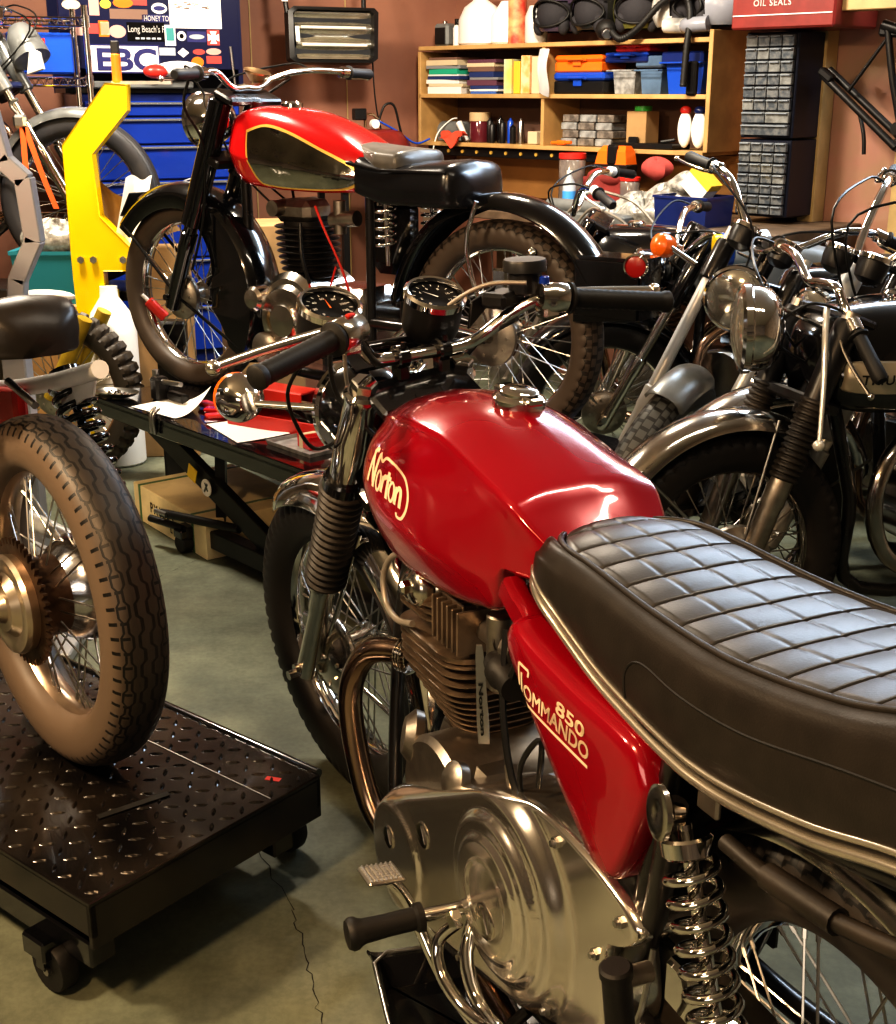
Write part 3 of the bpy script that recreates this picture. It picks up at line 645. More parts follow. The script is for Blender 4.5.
# ================================================================ red roadster in front
def norton():
    t = thing('motorcycle', 'candy red motorcycle with a long quilted black seat, red side cover and polished engine cover', 'motorcycle', (.4412,1.1223,0), D(115.89))
    kx = V((-math.tan(D(27)),0,1)).normalized()
    S = T(1.54,0,0) @ Matrix.Rotation(D(10.2), 4, kx) @ T(-1.54,0,0)
    def st(name, g, mat, label=None, sm=38): return obj(name, g, mat, t, label, sm, mx=S)
    # ---- fuel tank
    keys = [  # x, bottom half width, bottom z, side half width, side z, shoulder half width, shoulder z, top z
        (.455,.080,.800,.083,.815,.068,.838,.848),(.50,.098,.795,.102,.82,.092,.850,.862),(.545,.108,.790,.114,.82,.113,.880,.893),
        (.570,.112,.787,.119,.815,.120,.897,.915),(.596,.116,.783,.125,.81,.122,.903,.925),(.604,.121,.738,.129,.80,.122,.905,.928),(.66,.126,.718,.139,.80,.122,.914,.945),(.73,.130,.706,.149,.80,.121,.925,.962),
        (.80,.132,.700,.157,.805,.120,.934,.972),(.90,.134,.700,.160,.815,.120,.932,.970),(.98,.130,.715,.155,.825,.114,.922,.958),
        (1.04,.112,.745,.137,.835,.10,.908,.940),(1.075,.085,.775,.108,.845,.08,.896,.922),(1.093,.05,.805,.068,.852,.05,.882,.902),(1.10,.01,.84,.02,.855,.01,.865,.872)]
    g = G(); rings = []
    for i in range(73):
        x = .455+(1.10-.455)*(i/72)**.9 if i < 72 else 1.10
        wb, zb, ws, zs, wh, zh, zt = lerpk(keys, x)
        half = [(0,zb+.05),(wb*.45,zb+.045),(wb*.8,zb+.006),(wb,zb+.012),(ws*.995,zs-(zs-zb)*.35),(ws,zs),(ws+(wh-ws)*.35,zs+(zh-zs)*.5),(wh*1.02,zh-(zh-zs)*.10),(wh*.985,zh),(wh*.90,zh+(zt-zh)*.22),(wh*.5,zt-(zt-zh)*.22),(0,zt)]
        pts = smooth([(x, y, z) for y, z in half], 4)
        kr = 1-.16*max(0, min(1, (.95-x)/.3))
        ring = pts+[V((p.x,-p.y*kr,p.z)) for p in pts[-2:0:-1]]
        rings.append(ring)
    g.loft(rings); tank = obj('fuel_tank', g, 'red', t, sm=60); tb = bvh_of(g)
    # tank emblem lettering on the left flank
    segs = [[(0,0),(.01,.09),(.028,.10)], [(.006,.095),(.034,.01)], [(.036,.0),(.040,.085),(.05,.098)]]
    for (cx, w_, h_) in ((.062,.011,.028),(.132,.012,.026)): segs.append([(cx+w_*cos(a*pi/6), .030+h_*sin(a*pi/6)) for a in range(13)])
    segs += [[(.082,.006),(.084,.052)], [(.083,.04),(.092,.056),(.100,.05)], [(.110,.0),(.108,.075)], [(.098,.058),(.122,.060)],
             [(.152,.004),(.153,.054)], [(.153,.040),(.163,.055),(.173,.046),(.175,.004)],
             [(.045,.098),(.06,.084),(.075,.100),(.10,.102),(.14,.100),(.18,.088),(.203,.055),(.205,.015),(.19,-.018),(.170,-.022),(.165,-.012)]]
    sg = G()
    for s_ in segs:
        if len(s_) == 2: s_ = [(s_[0][0]+(s_[1][0]-s_[0][0])*k_/5, s_[0][1]+(s_[1][1]-s_[0][1])*k_/5) for k_ in range(6)]
        pts = smooth([(a, b, 0) for a, b in s_], 5)
        w_ = .0062 if len(s_) < 9 else .0042
        vs = []
        for i, p in enumerate(pts):
            q = (pts[min(i+1,len(pts)-1)]-pts[max(i-1,0)]); q = V((-q.y, q.x, 0)).normalized()
            vs += [p+q*w_, p-q*w_]
        sg.add(vs, [(2*i, 2*i+1, 2*i+3, 2*i+2) for i in range(len(pts)-1)])
    U0 = V((.980,0,.826)); k = .74
    sl = G()
    sl.v = [tuple(p) for p in sg.v]; sl.f = sg.f
    project(sl, tb, lambda p: V((U0.x-p[0]*k*1.0, .4, U0.z+p[1]*k*.72-p[0]*.06)), V((0,-1,0)), .0011)
    obj('tank_emblem', sl, 'cream', t, 'cream script tank lettering', sm=0)
    # pinstripe lip under the tank
    # ---- filler cap
    g = G().lathe([(.040,-.012),(.040,.004),(.036,.008),(.030,.010),(.030,.014),(.026,.018),(.012,.020),(0,.020)], (.800,-.014,.976), (-.08,-.02,1), 32)
    g.box((.760,-.014,.983), (.03,.024,.012), b=.003); g.box((.843,-.014,.986), (.02,.03,.012), b=.003)
    obj('filler_cap', g, 'chrome', t)
    # ---- seat
    def sw(x):
        if x > .44: q = min(1, (x-.44)/(.578-.44)); return .128*max(.0, (1-q**2.6))**(1/2.2)+.0
        return .128+.020*min(1, (.44-x)/.3)
    def pw(x):
        if x > .42: q = min(1, (x-.42)/(.545-.42)); return .104*max(.0, (1-q**2.6))**(1/2.2)
        return .104+.018*min(1, (.42-x)/.3)
    def ztop(x): return lerpk([(-.42,.975),(-.3,.957),(-.15,.928),(-.05,.897),(.1,.872),(.25,.866),(.42,.872),(.52,.868),(.58,.85)], x)[0]
    def zbot(x): return lerpk([(-.42,.855),(-.3,.825),(-.15,.790),(-.04,.757),(.11,.733),(.30,.746),(.42,.775),(.5,.80),(.58,.81)], x)[0]
    g = G(); rings = []
    xs = [-.42+(.5775+.42)*(1-(1-i/110)**1.5) for i in range(111)]
    for x in xs:
        w = max(sw(x), .004); zt, zb = ztop(x), zbot(x)
        if x < -.37: q_ = (-.37-x)/.05; w *= 1-.35*q_**3; zt -= .05*q_**3; zb += .015*q_**3
        zt -= .028*max(0, (x-.52)/.058)**2
        half = [(0,zb),(w*.9,zb),(w,zb+.006),(w*1.035,zb+(zt-zb)*.35),(w*1.01,zb+(zt-zb)*.66),(w*.965,zt-.018),(w*.88,zt-.005),(w*.80,zt-.001),(w*.74,zt-.006)]
        pts = smooth([(x,y,z) for y, z in half], 4)
        rings.append(pts+[V((x,-p.y,p.z)) for p in pts[::-1]][:-1])
    g.loft(rings); seat = obj('seat', g, 'vinyl', t, sm=55); sbv = bvh_of(g)
    # quilted top
    g = G(); nx, ny = 640, 110
    def top(a, b):
        x = -.385+(.5445+.385)*a; w = max(.002, pw(x)); s_ = 2*b-1; y = s_*w
        zt = ztop(x)-.028*max(0, (x-.52)/.058)**2
        crown = .013*(1-abs(s_)**2.6)-.002
        xq = x-.014*s_*s_                       # ribs bow backwards towards the sides
        
        dv = min(abs(y-q*w/.11) for q in (-.055,0,.055))
        fr = (1-2*abs((xq+2)/.058 % 1-.5))*.029; pil = .0040*(1-math.exp(-(fr/.0019)**2))+.0016*math.sin(min(1,fr/.029)*pi/2)-.0012*math.exp(-(dv/.0030)**2)
        edge = min(1, (1-abs(s_))*9, (.5445-x)*40)
        return V((x, y, zt-.006+crown+pil*max(0, edge)))
    g.grid(top, nx, ny); obj('seat_top_panel', g, 'vinyl_top', seat, 'quilted top panel of the seat', sm=70)
    # piping and chrome trim
    def rail(off, dz, x1=.5765, yy=1.0):
        L_ = [(x, (sw(x))*yy+off, (zbot(x) if dz < .5 else ztop(x))+(dz if dz < .5 else dz-1)) for x in [-.42+(x1+.42)*(1-(1-i/90)**1.8) for i in range(91)]]
        return L_+[(x,-y,z) for x, y, z in L_[::-1]]
    g = G().tube(rail(.002,.004), .0065, 8); g.tube(rail(.004,.020), .0035, 10)
    obj('seat_trim', g, 'trim', seat, 'bright trim strip round the seat base')
    L_ = [(x, pw(x)+.001, ztop(x)-.028*max(0,(x-.52)/.058)**2-.0015) for x in [-.385+(.5449+.385)*(1-(1-i/110)**2.4) for i in range(111)]]
    g = G().tube(L_+[(x,-y,z) for x, y, z in L_[::-1]], .0042, 8); obj('seat_piping', g, 'vinyl', seat)
    seam = []
    for x, z in smooth([(.262,.765,0),(.262,.80,0),(.235,.818,0),(.16,.815,0),(.05,.822,0),(-.1,.855,0),(-.25,.885,0),(-.40,.91,0)], 8) and [(p.x, p.y) for p in smooth([(.262,.765,0),(.262,.80,0),(.235,.818,0),(.16,.815,0),(.05,.822,0),(-.1,.855,0),(-.25,.885,0),(-.40,.91,0)], 8)]:
        h = sbv.ray_cast(V((x,.5,z)), V((0,-1,0)))
        if h[0]: seam.append(h[0])
    obj('seat_seam', G().tube(seam, .0016, 5), 'rub', seat)
    # ---- side cover
    ol = [(.520,.752),(.500,.772),(.440,.760),(.34,.745),(.25,.738),(.215,.728),(.195,.700),(.190,.670),(.215,.60),(.240,.548),(.256,.534),(.275,.533),(.30,.545),(.36,.590),(.45,.668),(.512,.728)]
    op = [(p.x, p.y) for p in smooth([(a,b,0) for a,b in ol+[ol[0]]], 4)][:-1]
    g = G(); g.prism(op, (0,.150,0), (1,0,0), (0,0,1), .085, 0)      # w = -y
    v = []
    n = len(op); cx = sum(p[0] for p in op)/n; cz = sum(p[1] for p in op)/n
    g = G(); rings = []
    for y, k_ in ((.118,1),(.138,1),(.150,.985),(.158,.955),(.162,.90),(.164,.7),(.165,.4),(.165,.02)):
        rings.append([V((cx+(a-cx)*k_, y, cz+(b-cz)*k_)) for a, b in op])
    g.loft(rings); cov = obj('side_cover', g, 'red', t, sm=50); cb = bvh_of(g)
    # lettering
    big = textg('OMMANDO', .040, shear=0, space=1.0); num = textg('850', .040, space=1.0)
    d0 = V((.468,0,.682)); e = V((-.985,0,-.085)).normalized(); up = V((-.10,0,.99))
    def lay(gg, ox, oy, sx=1., sy=1.):
        q = bold(gg, .0016); q.v = [tuple(d0+e*(ox+p[0]*sx)+up*(oy+p[1]*sy)) for p in q.v]
        return project(q, cb, lambda p: V((p[0], .4, p[2])), V((0,-1,0)), .0011)
    W = max(p[0] for p in big.v)
    g = lay(big, .010, .004, .158/W, .72); g.merge(lay(num, .090, .027, .064/max(p[0] for p in num.v), .62))
    c_ = G()
    def bar(x0, y0, x1, y1):
        a = d0+e*x0+up*y0; b = d0+e*x1+up*y1; nn = 14; dv = (b-a); q = V((-dv.z,0,dv.x)).normalized()*.0022
        c_.add([a+dv*(i/nn)+q*s_ for i in range(nn+1) for s_ in (-1,1)], [(2*i,2*i+1,2*i+3,2*i+2) for i in range(nn)])
    bar(.0,-.003,.17,-.003); bar(.001,-.003,-.004,.046); bar(-.004,.046,.022,.046); bar(.022,.046,.021,.037); bar(.007,.0,.005,.036)
    g.merge(project(c_, cb, lambda p: V((p[0], .4, p[2])), V((0,-1,0)), .0011))
    obj('side_cover_lettering', g, 'cream', t, 'pale side cover lettering', sm=0)
    # red lobe of the oil tank ahead of the cover
    ol2 = [(.585,.775),(.57,.80),(.545,.785),(.52,.775),(.50,.76),(.52,.74),(.545,.748)]
    g = G().prism(ol2, (0,.135,0), (1,0,0), (0,0,1), .03, .004); obj('cover_tab', g, 'red', t)
    # ---- frame
    g = G()
    g.tube([(1.05,0,.80),(.9,0,.80),(.6,0,.78),(.3,0,.76)], .03, 12)
    for s in (-1, 1):
        g.tube([(1.09,s*.03,.66),(1.10,s*.05,.50),(1.04,s*.09,.22),(.98,s*.10,.17),(.7,s*.11,.16),(.42,s*.10,.17),(.31,s*.10,.3),(.22,s*.12,.60),(.17,s*.135,.76)], .0135, 10, k=5)
        g.tube([(.42,s*.11,.74),(.2,s*.135,.745),(.0,s*.135,.75),(-.2,s*.135,.79)], .013, 10, k=4)
        g.tube([(.36,s*.105,.30),(.24,s*.112,.45),(.165,s*.14,.68)], .016, 10, k=4)
    g.tube([(1.10,0,.64),(1.0,0,.88)], .032, 16)
    g.box((.36,-.155,.40), (.10,.012,.20), b=.004)
    obj('frame', g, 'frame', t)
    g = G()
    for s in (-1, 1): g.tube([(.42,s*.10,.30),(.2,s*.095,.31),(.0,s*.10,.335),(-.03,s*.10,.335)], .018, 10, k=4)
    g.tube([(.42,-.1,.30),(.42,.1,.30)], .02, 12); obj('swingarm', g, 'frame', t)
    # battery box and innards
    g = G().box((.36,0,.64), (.26,.20,.20), b=.01); g.box((.55,0,.66), (.12,.2,.13), b=.015); obj('battery_tray', g, 'blk_sat', t)
    # ---- wheels
    wf = wheel(t, (1.43,0,.335), .335, .098, .238, M['ty_front'], n=40, nb=62, hubw=.09, drum=(.085,.035,1), hubmat='alu', mx=S, dep=.009)
    wr = wheel(t, (0,0,.335), .335, .112, .235, M['ty_blk'], n=40, nb=60, hubw=.12, drum=(.09,.02,1), hubmat='alu_dull')
    # sprocket, chain and chain guard
    g = G().lathe([(.03,.075),(.095,.075),(.095,.081),(.03,.081)], (0,0,.335), (0,1,0), 40); obj('sprocket', g, 'steel', t)
    g = G()
    for z0, z1 in ((.43,.455),(.24,.30)): g.tube([(0,.080,z0),(.50,.095,z1)], .007, 6)
    obj('chain', g, 'blk_sat', t)
    g = G().loft([[V((x,.118,z0)),V((x,.118,z1)),V((x,.112,z1+.006)),V((x,.07,z1+.008)),V((x,.07,z1)),V((x,.110,z1-.004)),V((x,.112,z0))] for x, z0, z1 in ((.19,.405,.455),(.12,.40,.455),(.03,.395,.45),(-.08,.37,.42),(-.12,.34,.38))])
    obj('chain_guard', g, 'chrome', t)
    # ---- rear fender
    obj('mudguard', fender((0,0,.335), .385, .075, D(28), D(170), crown=.03), 'chrome_old', t)
    # ---- shocks
    for s in (-1, 1):
        a = V((.105,s*.172,.70)); b = V((-.015,s*.165,.36))
        g = G().tube([a, b], .008, 10); g.cyl(a+(b-a)*.62, a+(b-a)*.93, .022, 16, b_=.003); g.cyl(a+(b-a)*.03, a+(b-a)*.09, .028, 16, b_=.003); g.cyl(a+(b-a)*.80, a+(b-a)*.84, .031, 16)
        sh = obj('shock_absorber', g, 'chrome', t)
        obj('coil_spring', G().spring(a+(b-a)*.10, a+(b-a)*.80, .0265, .0052, 10.5, per=18), 'chrome', sh)
        g = G().lathe([(.008,-.02),(.012,-.004),(.026,0),(.030,.004),(.029,.009),(.022,.0115),(.010,.009),(0,.008)], (.125,s*.182,.705), (0.25,s,.1), 28)
        obj('shock_top_knob', g, 'alu', sh, 'round dished alloy knob at the shock top')
    # ---- seat stay / grab tube below the seat
    g = G()
    for s in (-1, 1):
        g.tube([(.06,s*.155,.700),(-.03,s*.155,.700),(-.15,s*.155,.722),(-.4,s*.15,.80)], .0095, 10, k=4)
        g.tube([(-.005,s*.155,.700),(-.10,s*.155,.710)], .0135, 12)
    obj('grab_rail', g, 'rub_br', t)
    for s in (-1,1): obj('seat_bracket', G().box((.10,s*.146,.722), (.035,.008,.03), b=.003), 'alu_dull', t)
    # ---- engine
    g = G()
    def rr(cx, hx, hy, z, r=.05, n=6):
        pts = []
        for k_, (sx, sy) in enumerate(((1,1),(-1,1),(-1,-1),(1,-1))):
            for j in range(n+1):
                a = pi/2*k_+pi/2*j/n; rx = min(r, hx*.9); pts.append(V((cx+sx*(hx-rx)+rx*cos(a), sy*(hy-rx)+rx*sin(a), z)))
        return pts
    lean = lambda z: .862+(z-.5)*.18
    g = G()
    for i in range(11):
        z = .430+i*.0142; q = i/10
        q2 = min(1, q*1.45); hx, hy = .058+.056*q2, .066+.050*q2
        g.loft([rr(lean(z), hx-.002, hy-.002, z), rr(lean(z), hx, hy, z+.001), rr(lean(z), hx, hy, z+.0032), rr(lean(z), hx-.002, hy-.002, z+.0042)])
    g.loft([rr(lean(.41), .05, .06, .41), rr(lean(.58), .085, .09, .585)])
    eng = obj('cylinder_barrel', g, 'fin', t)
    g = G(); g.loft([rr(.845,.058,.078,.335,.02), rr(.848,.056,.076,.385,.02), rr(.849,.062,.082,.389,.02), rr(.849,.062,.082,.397,.02), rr(.85,.056,.076,.401,.02), rr(.85,.052,.068,.43,.02)])
    obj('barrel_base', g, 'alu_dull', t)
    g = G()
    g.loft([rr(lean(.585), .112, .114, .580), rr(lean(.585), .114, .116, .590), rr(lean(.61), .10, .11, .594)])
    for i in range(3): g.loft([rr(lean(.62)+.03, .085, .112, .622+i*.012), rr(lean(.62)+.03, .085, .112, .626+i*.012)])
    for i in range(9):
        y = -.096+i*.024; g.box((.80, y, .645), (.085,.005,.075), b=.001)
    for i in range(6):
        g.box((.745+i*.017, .085, .645), (.005,.06,.07), b=.001)
    g.loft([rr(.86,.055,.075,.612,.03), rr(.865,.05,.07,.68,.03)])
    obj('cylinder_head', g, 'fin', t)
    g = G()
    g.loft([[V((x, y*w, z)) for y, z in ((-1,.655),(-.95,.683),(-.6,.697),(0,.702),(.6,.697),(.95,.683),(1,.655))] for x, w in ((.835,.075),(.845,.095),(.92,.098),(.945,.085),(.955,.06))], closed=False)
    for s in (-1, 1):
        g.lathe([(.034,-.01),(.034,.008),(.028,.016),(.015,.022),(0,.023)], (.90,s*.10,.665), (0.15,s,.1), 24)
        g.lathe([(.012,0),(.012,.012),(.007,.016),(0,.016)], (.90,s*.122,.668), (0,s,0), 6)
    g.sphere((.93,.085,.655), .036, 20, (1,1,1.05))
    obj('rocker_cover', g, 'alu', t)
    # rocker oil pipe and breather loop
    g = G().tube([(.90,.10,.705),(.965,.115,.70),(1.005,.12,.655),(.985,.125,.612),(.93,.13,.603),(.87,.13,.618)], .0055, 8, k=6)
    obj('breather_hose', g, 'wire_g', t)
    for s in (-1, 1):
        g = G().lathe([(.026,0),(.026,.02),(.022,.024),(.022,.03)], (.965,s*.085,.515), (.8,s*.35,.0), 20)
        for j in range(4): g.lathe([(.030,.004+j*.006),(.0325,.005+j*.006),(.030,.006+j*.006)], (.962,s*.085,.515), (.8,s*.35,.0), 20)
        obj('exhaust_collar', g, 'chrome', t)
    for s in (-1, 1):
        pts = [(.965,s*.087,.515),(1.0,s*.100,.514),(1.050,s*.128,.497),(1.086,s*.144,.445),(1.096,s*.150,.38),(1.078,s*.146,.29),(1.04,s*.135,.20),(.97,s*.112,.145),(.86,s*.105,.115),(.6,s*.12,.11),(.3,s*.17,.13)]
        obj('exhaust_pipe', G().tube(pts, .022, 16, k=8), 'chrome_tan', t)
        g = G().tube([(.32,s*.19,.128),(.25,s*.195,.135),(.1,s*.215,.155),(-.3,s*.225,.21),(-.42,s*.225,.235)], [.0205,.03,.042,.045,.045,.045,.04,.035], 18, k=0); obj('silencer', g, 'chrome', t)
    # carburettor, manifold, head steady
    g = G()
    for s in (-1, 1):
        g.tube([(.76,s*.06,.64),(.70,s*.075,.655),(.66,s*.08,.66)], .018, 12, k=3)
        g.cyl((.675,s*.08,.63), (.675,s*.08,.70), .020, 14, b_=.003); g.cyl((.665,s*.08,.585), (.665,s*.08,.632), .024, 14, b_=.006)
        g.cyl((.63,s*.082,.662), (.60,s*.082,.668), .026, 14)
    obj('carburettor', g, 'alu_dull', t)
    g = G().lathe([(.016,-.02),(.020,0),(.024,.004),(.025,.022),(.021,.028),(.021,.06)], (.63,.105,.640), (-.95,.1,-.1), 20)
    obj('intake_bellmouth', g, 'rub', t)
    # engine steady strap with its emblem
    so, su, sw_ = V((.648,.118,.515)), V((-.5,-.87,0)).normalized(), V((-.87,.5,0)).normalized()
    g = G().prism([(-.008,0),(.008,0),(.009,.03),(.006,.135),(.004,.15),(-.004,.15),(-.006,.135),(-.009,.03)], so, su, (.12,.0,1), .005, .001)
    e_ = obj('steady_strap', g, 'steel', t)
    q = textg('Norton', .030, off=.0008); w_ = max(p[0] for p in q.v); up = V((.12,0,1)).normalized()
    q.v = [tuple(so+su*(-.0035+.0075*p[1]/.026)+up*(.095-.080*p[0]/w_)+sw_*.0075) for p in q.v]; obj('strap_emblem', q, 'blk', e_, 'emblem stamped on the strap', sm=0)
    # crankcase + gearbox
    g = G()
    g.cyl((.80,-.13,.33), (.80,.13,.33), .115, 40, b_=.01); g.lathe([(.03,.0),(.042,.006),(.045,.02),(.03,.035),(0,.038)], (.905,.095,.395), (.4,1,.2), 20)
    g.box((.62,0,.33), (.2,.22,.16), b=.03); g.cyl((.52,-.14,.385), (.52,.12,.385), .095, 32, b_=.01)
    g.box((.66,.06,.395), (.22,.10,.06), b=.025); g.lathe([(.028,0),(.028,.016),(.02,.022),(0,.022)], (.70,.13,.43), (0,1,.4), 20)
    obj('crankcase', g, 'alu_dull', t)
    g = G(); g.cyl((.44,.05,.47), (.40,.05,.60), .016, 10); g.cyl((.60,.10,.50), (.56,.11,.43), .01, 8); g.cyl((.52,.13,.50),(.50,.14,.47),.015,8); obj('oil_fitting', g, 'alu_dull', t)
    # primary chaincase: shaped dome with rings
    ol = [(.968,.205),(.962,.255),(.930,.300),(.87,.340),(.80,.376),(.73,.410),(.66,.446),(.58,.487),(.50,.512),(.42,.523),(.34,.520),(.28,.512),(.232,.498),(.214,.478),(.232,.452),(.268,.43),(.283,.40),(.278,.37),(.272,.32),(.285,.285),(.32,.258),(.37,.232),(.45,.200),(.55,.165),(.65,.132),(.74,.108),(.83,.095),(.90,.110),(.948,.150)]
    op = [(p.x, p.y) for p in smooth([(a,b,0) for a,b in ol+[ol[0]]], 8)][:-1]; n = len(op)
    c1 = (.850,.222); c2 = (.520,.350)
    def hgt(x, z):
        r1 = math.hypot(x-c1[0], z-c1[1]); r2 = math.hypot(x-c2[0], z-c2[1])
        sm_ = lambda e0, e1, v: (lambda q: q*q*(3-2*q))(max(0, min(1, (v-e0)/(e1-e0))))
        a = .030*(1-sm_(.085,.118,r1)); b = .012*(1-sm_(.136,.152,r2))+.022*(1-sm_(.108,.138,r2))+.007*(1-sm_(.082,.096,r2))-.002*(1-sm_(.05,.06,r2))
        # bridge between the two domes
        tt = max(0, min(1, ((x-c1[0])*(c2[0]-c1[0])+(z-c1[1])*(c2[1]-c1[1]))/((c2[0]-c1[0])**2+(c2[1]-c1[1])**2)))
        bx, bz = c1[0]+(c2[0]-c1[0])*tt, c1[1]+(c2[1]-c1[1])*tt; rb = math.hypot(x-bx, z-bz); wb = .085+.055*tt
        c = (.026-.004*tt)*(1-sm_(wb, wb+.032, rb))
        return max(a, b, c)+min(a, c)*.15
    g = G(); rings = [[V((a, .06, b)) for a, b in op], [V((a, .128, b)) for a, b in op]]
    cx, cz = .56, .34; NR = 64
    for k_ in range(NR+1):
        q = 1-k_/NR*.999; edge = min(1, (1-q)/.03)
        rings.append([V((cx+(a-cx)*q, .130+.012*math.sin(edge*pi/2)+hgt(cx+(a-cx)*q, cz+(b-cz)*q), cz+(b-cz)*q)) for a, b in op])
    g.loft(rings); prim = obj('primary_cover', g, 'alu_pol', t, 'polished alloy primary chaincase cover', sm=70); pb = bvh_of(g)
    def on(x, z):
        h = pb.ray_cast(V((x,.5,z)), V((0,-1,0))); return h[0].y if h[0] else .14
    for (x, z, r) in ((.868,.250,.020),(.755,.315,.022),(.520,.315,.027)):
        y = on(x, z)-.002; g = G().lathe([(r,0),(r,.003),(r-.002,.0045),(r-.006,.003),(0,.003)], (x,y,z), (0,1,0), 28); g.box((x,y+.003,z), (.004,.003,r*1.3), Matrix.Rotation(.5,4,'Y')); obj('inspection_cap', g, 'alu', prim)
    for (x, z) in ((.40,.500),(.25,.478),(.30,.40),(.62,.185),(.40,.245)):
        y = on(x, z)-.001; obj('cover_screw', G().cyl((x,y,z), (x,y+.006,z), .008, 6).cyl((x,y+.006,z), (x,y+.011,z), .0045, 8), 'steel', prim)
    # gear pedal shaft, foot peg, brake pedal
    g = G().cyl((.60,.17,.285), (.60,.245,.292), .010, 12); g.cyl((.565,.20,.30),(.565,.214,.30),.013,6)
    g.tube([(.60,.14,.30),(.56,.19,.24),(.50,.195,.19),(.40,.19,.20)], .011, 10, k=4)
    peg = obj('foot_peg', g, 'chrome', t)
    g = G().lathe([(.012,0),(.021,.001),(.021,.010),(.0165,.014),(.0160,.05),(.0175,.088),(.0195,.094),(.0230,.099),(.0235,.106),(.020,.112),(0,.113)], (.598,.240,.292), (.10,1,-.03), 28)
    obj('peg_rubber', g, 'rub', peg)
    g = G().tube([(.665,.262,.318),(.66,.240,.285),(.632,.225,.235),(.585,.215,.19),(.50,.205,.165),(.42,.19,.155),(.33,.17,.18)], .0095, 10, k=6)
    g.tube([(.585,.19,.275),(.60,.215,.24),(.575,.222,.205),(.52,.215,.185),(.45,.20,.19),(.38,.19,.22)], .0095, 10, k=6)
    ped = obj('brake_pedal', g, 'chrome', t)
    g = G(); g.box((.672,.272,.326), (.050,.058,.007), RX(.12), b=.003)
    for i in range(7):
        for j in range(7):
            g.lathe([(.0028,0),(.0014,.003),(0,.003)], (.672-.0195+.0065*i,.272-.0225+.0075*j,.3300-.0009*(3-j)), (0,-.12,1), 4)
    obj('pedal_pad', g, 'steel', ped, 'knurled pedal pad')
    g = G().cyl((.165,.16,.475), (.165,.20,.478), .012, 10); pp = obj('passenger_peg', g, 'alu_dull', t)
    g = G().lathe([(.015,0),(.017,.002),(.017,.075),(.019,.08),(.019,.09),(.016,.093),(0,.093)], (.165,.195,.405), (.0,.12,1), 20); obj('peg_rubber', g, 'rub', pp)
    g = G().tube([(.48,.20,.20),(.33,.2,.215),(.2,.16,.28)], .003, 6, k=4); g.tube([(.20,.13,.47),(.19,.15,.40),(.22,.15,.33)], .004, 6, k=4); obj('brake_rod', g, 'steel', t)
    # side stand
    g = G().tube([(.50,.12,.16),(.54,.20,.06),(.56,.245,.012)], .009, 8, k=3); g.box((.56,.25,.006), (.05,.03,.01), b=.003); obj('side_stand', g, 'frame', t)
    g = G().tube([(.47,.13,.54),(.45,.14,.62),(.50,.14,.56),(.53,.12,.48),(.55,.10,.42)], .004, 6, k=5); g.tube([(.62,.10,.70),(.58,.125,.60),(.53,.13,.50),(.45,.12,.46)], .005, 6, k=5); g.tube([(.56,.05,.79),(.55,.1,.73),(.585,.12,.62)], .006, 6, k=4)
    obj('cable', g, 'wire', t)
    # ---- front end (steered)
    for s in (-1, 1):
        y = s*.098; ax0 = V((1.43,y,.335)); d = V((-math.tan(D(27)),0,1)).normalized()
        P_ = lambda h: ax0+d*h
        ax0 = V((1.455,y,.305))
        g = G().lathe([(.012,-.02),(.022,-.01),(.0235,.01),(.0225,.05),(.0215,.18),(.0245,.19),(.0245,.235),(.0265,.24),(.0265,.262),(.021,.266)], ax0, d, 24)
        g.lathe([(.010,0),(.010,.03)], ax0+V((0,0,.01))+V((0,s*.0,0)), (0,s,0), 12)
        g.cyl(ax0+V((.0,s*.005,.0)), ax0+V((0,s*.045,.0)), .010, 10)
        g.box(ax0+V((-.03,0,.12)), (.03,.012,.03), b=.003)
        leg = obj('fork_leg', g, 'alu', t, mx=S)
        pr = []
        for i in range(15):
            h = .262+i*.0165; r = .040 if i < 12 else .040+.001*(i-11)
            pr += [(r-.004, h), (r+.001, h+.005), (r+.001, h+.0085), (r-.004, h+.0135)]
        obj('fork_gaiter', G().lathe(pr, ax0, d, 26), 'rub_br', leg)
        g = G().lathe([(.030,.515),(.0305,.52),(.0305,.615),(.029,.62),(.029,.70),(.031,.705),(.031,.715),(.026,.72)], ax0, d, 24); obj('fork_shroud', g, 'chrome', leg)
        g = G().cyl(ax0+d*.715, ax0+d*.742, .0225, 6, b_=.003); obj('fork_cap', g, 'chrome', leg)
        g = G().box(ax0+d*.60+V((.045,s*.012,-.0)), (.09,.004,.028), RY(D(-25)), b=.002)
        for k_ in range(3): g.cyl(ax0+d*.60+V((.02+.03*k_,s*.010,.012*k_)), ax0+d*.60+V((.02+.03*k_,s*.017,.012*k_)), .006, 8)
        obj('headlamp_ear', g, 'steel', leg)
    d = V((-math.tan(D(27)),0,1)).normalized()
    g = G()
    for s in (-1, 1): g.lathe([(.036,.49),(.040,.494),(.040,.525),(.036,.53)], (1.455,s*.098,.305), d, 22)
    b0 = V((1.455,0,.305))
    g.box(b0+d*.51+V((-.03,0,-.01)), (.09,.19,.032), RY(D(-27)), b=.008); g.box(b0+d*.715+V((-.03,0,-.012)), (.085,.20,.022), RY(D(-27)), b=.006); g.cyl(b0+d*.49+V((-.052,0,-.026)), b0+d*.73+V((-.052,0,-.026)), .028, 16)
    st('fork_yoke', g, 'blk')
    # headlamp
    g = G().lathe([(0,-.075),(.03,-.072),(.06,-.05),(.082,-.01),(.088,.03),(.088,.045)], (1.27,0,.862), (1,0,-.06), 36); hl = st('headlamp', g, 'blk')
    g = G().lathe([(.088,.040),(.094,.044),(.094,.055),(.088,.062)], (1.27,0,.862), (1,0,-.06), 36); obj('headlamp_rim', g, 'chrome', hl)
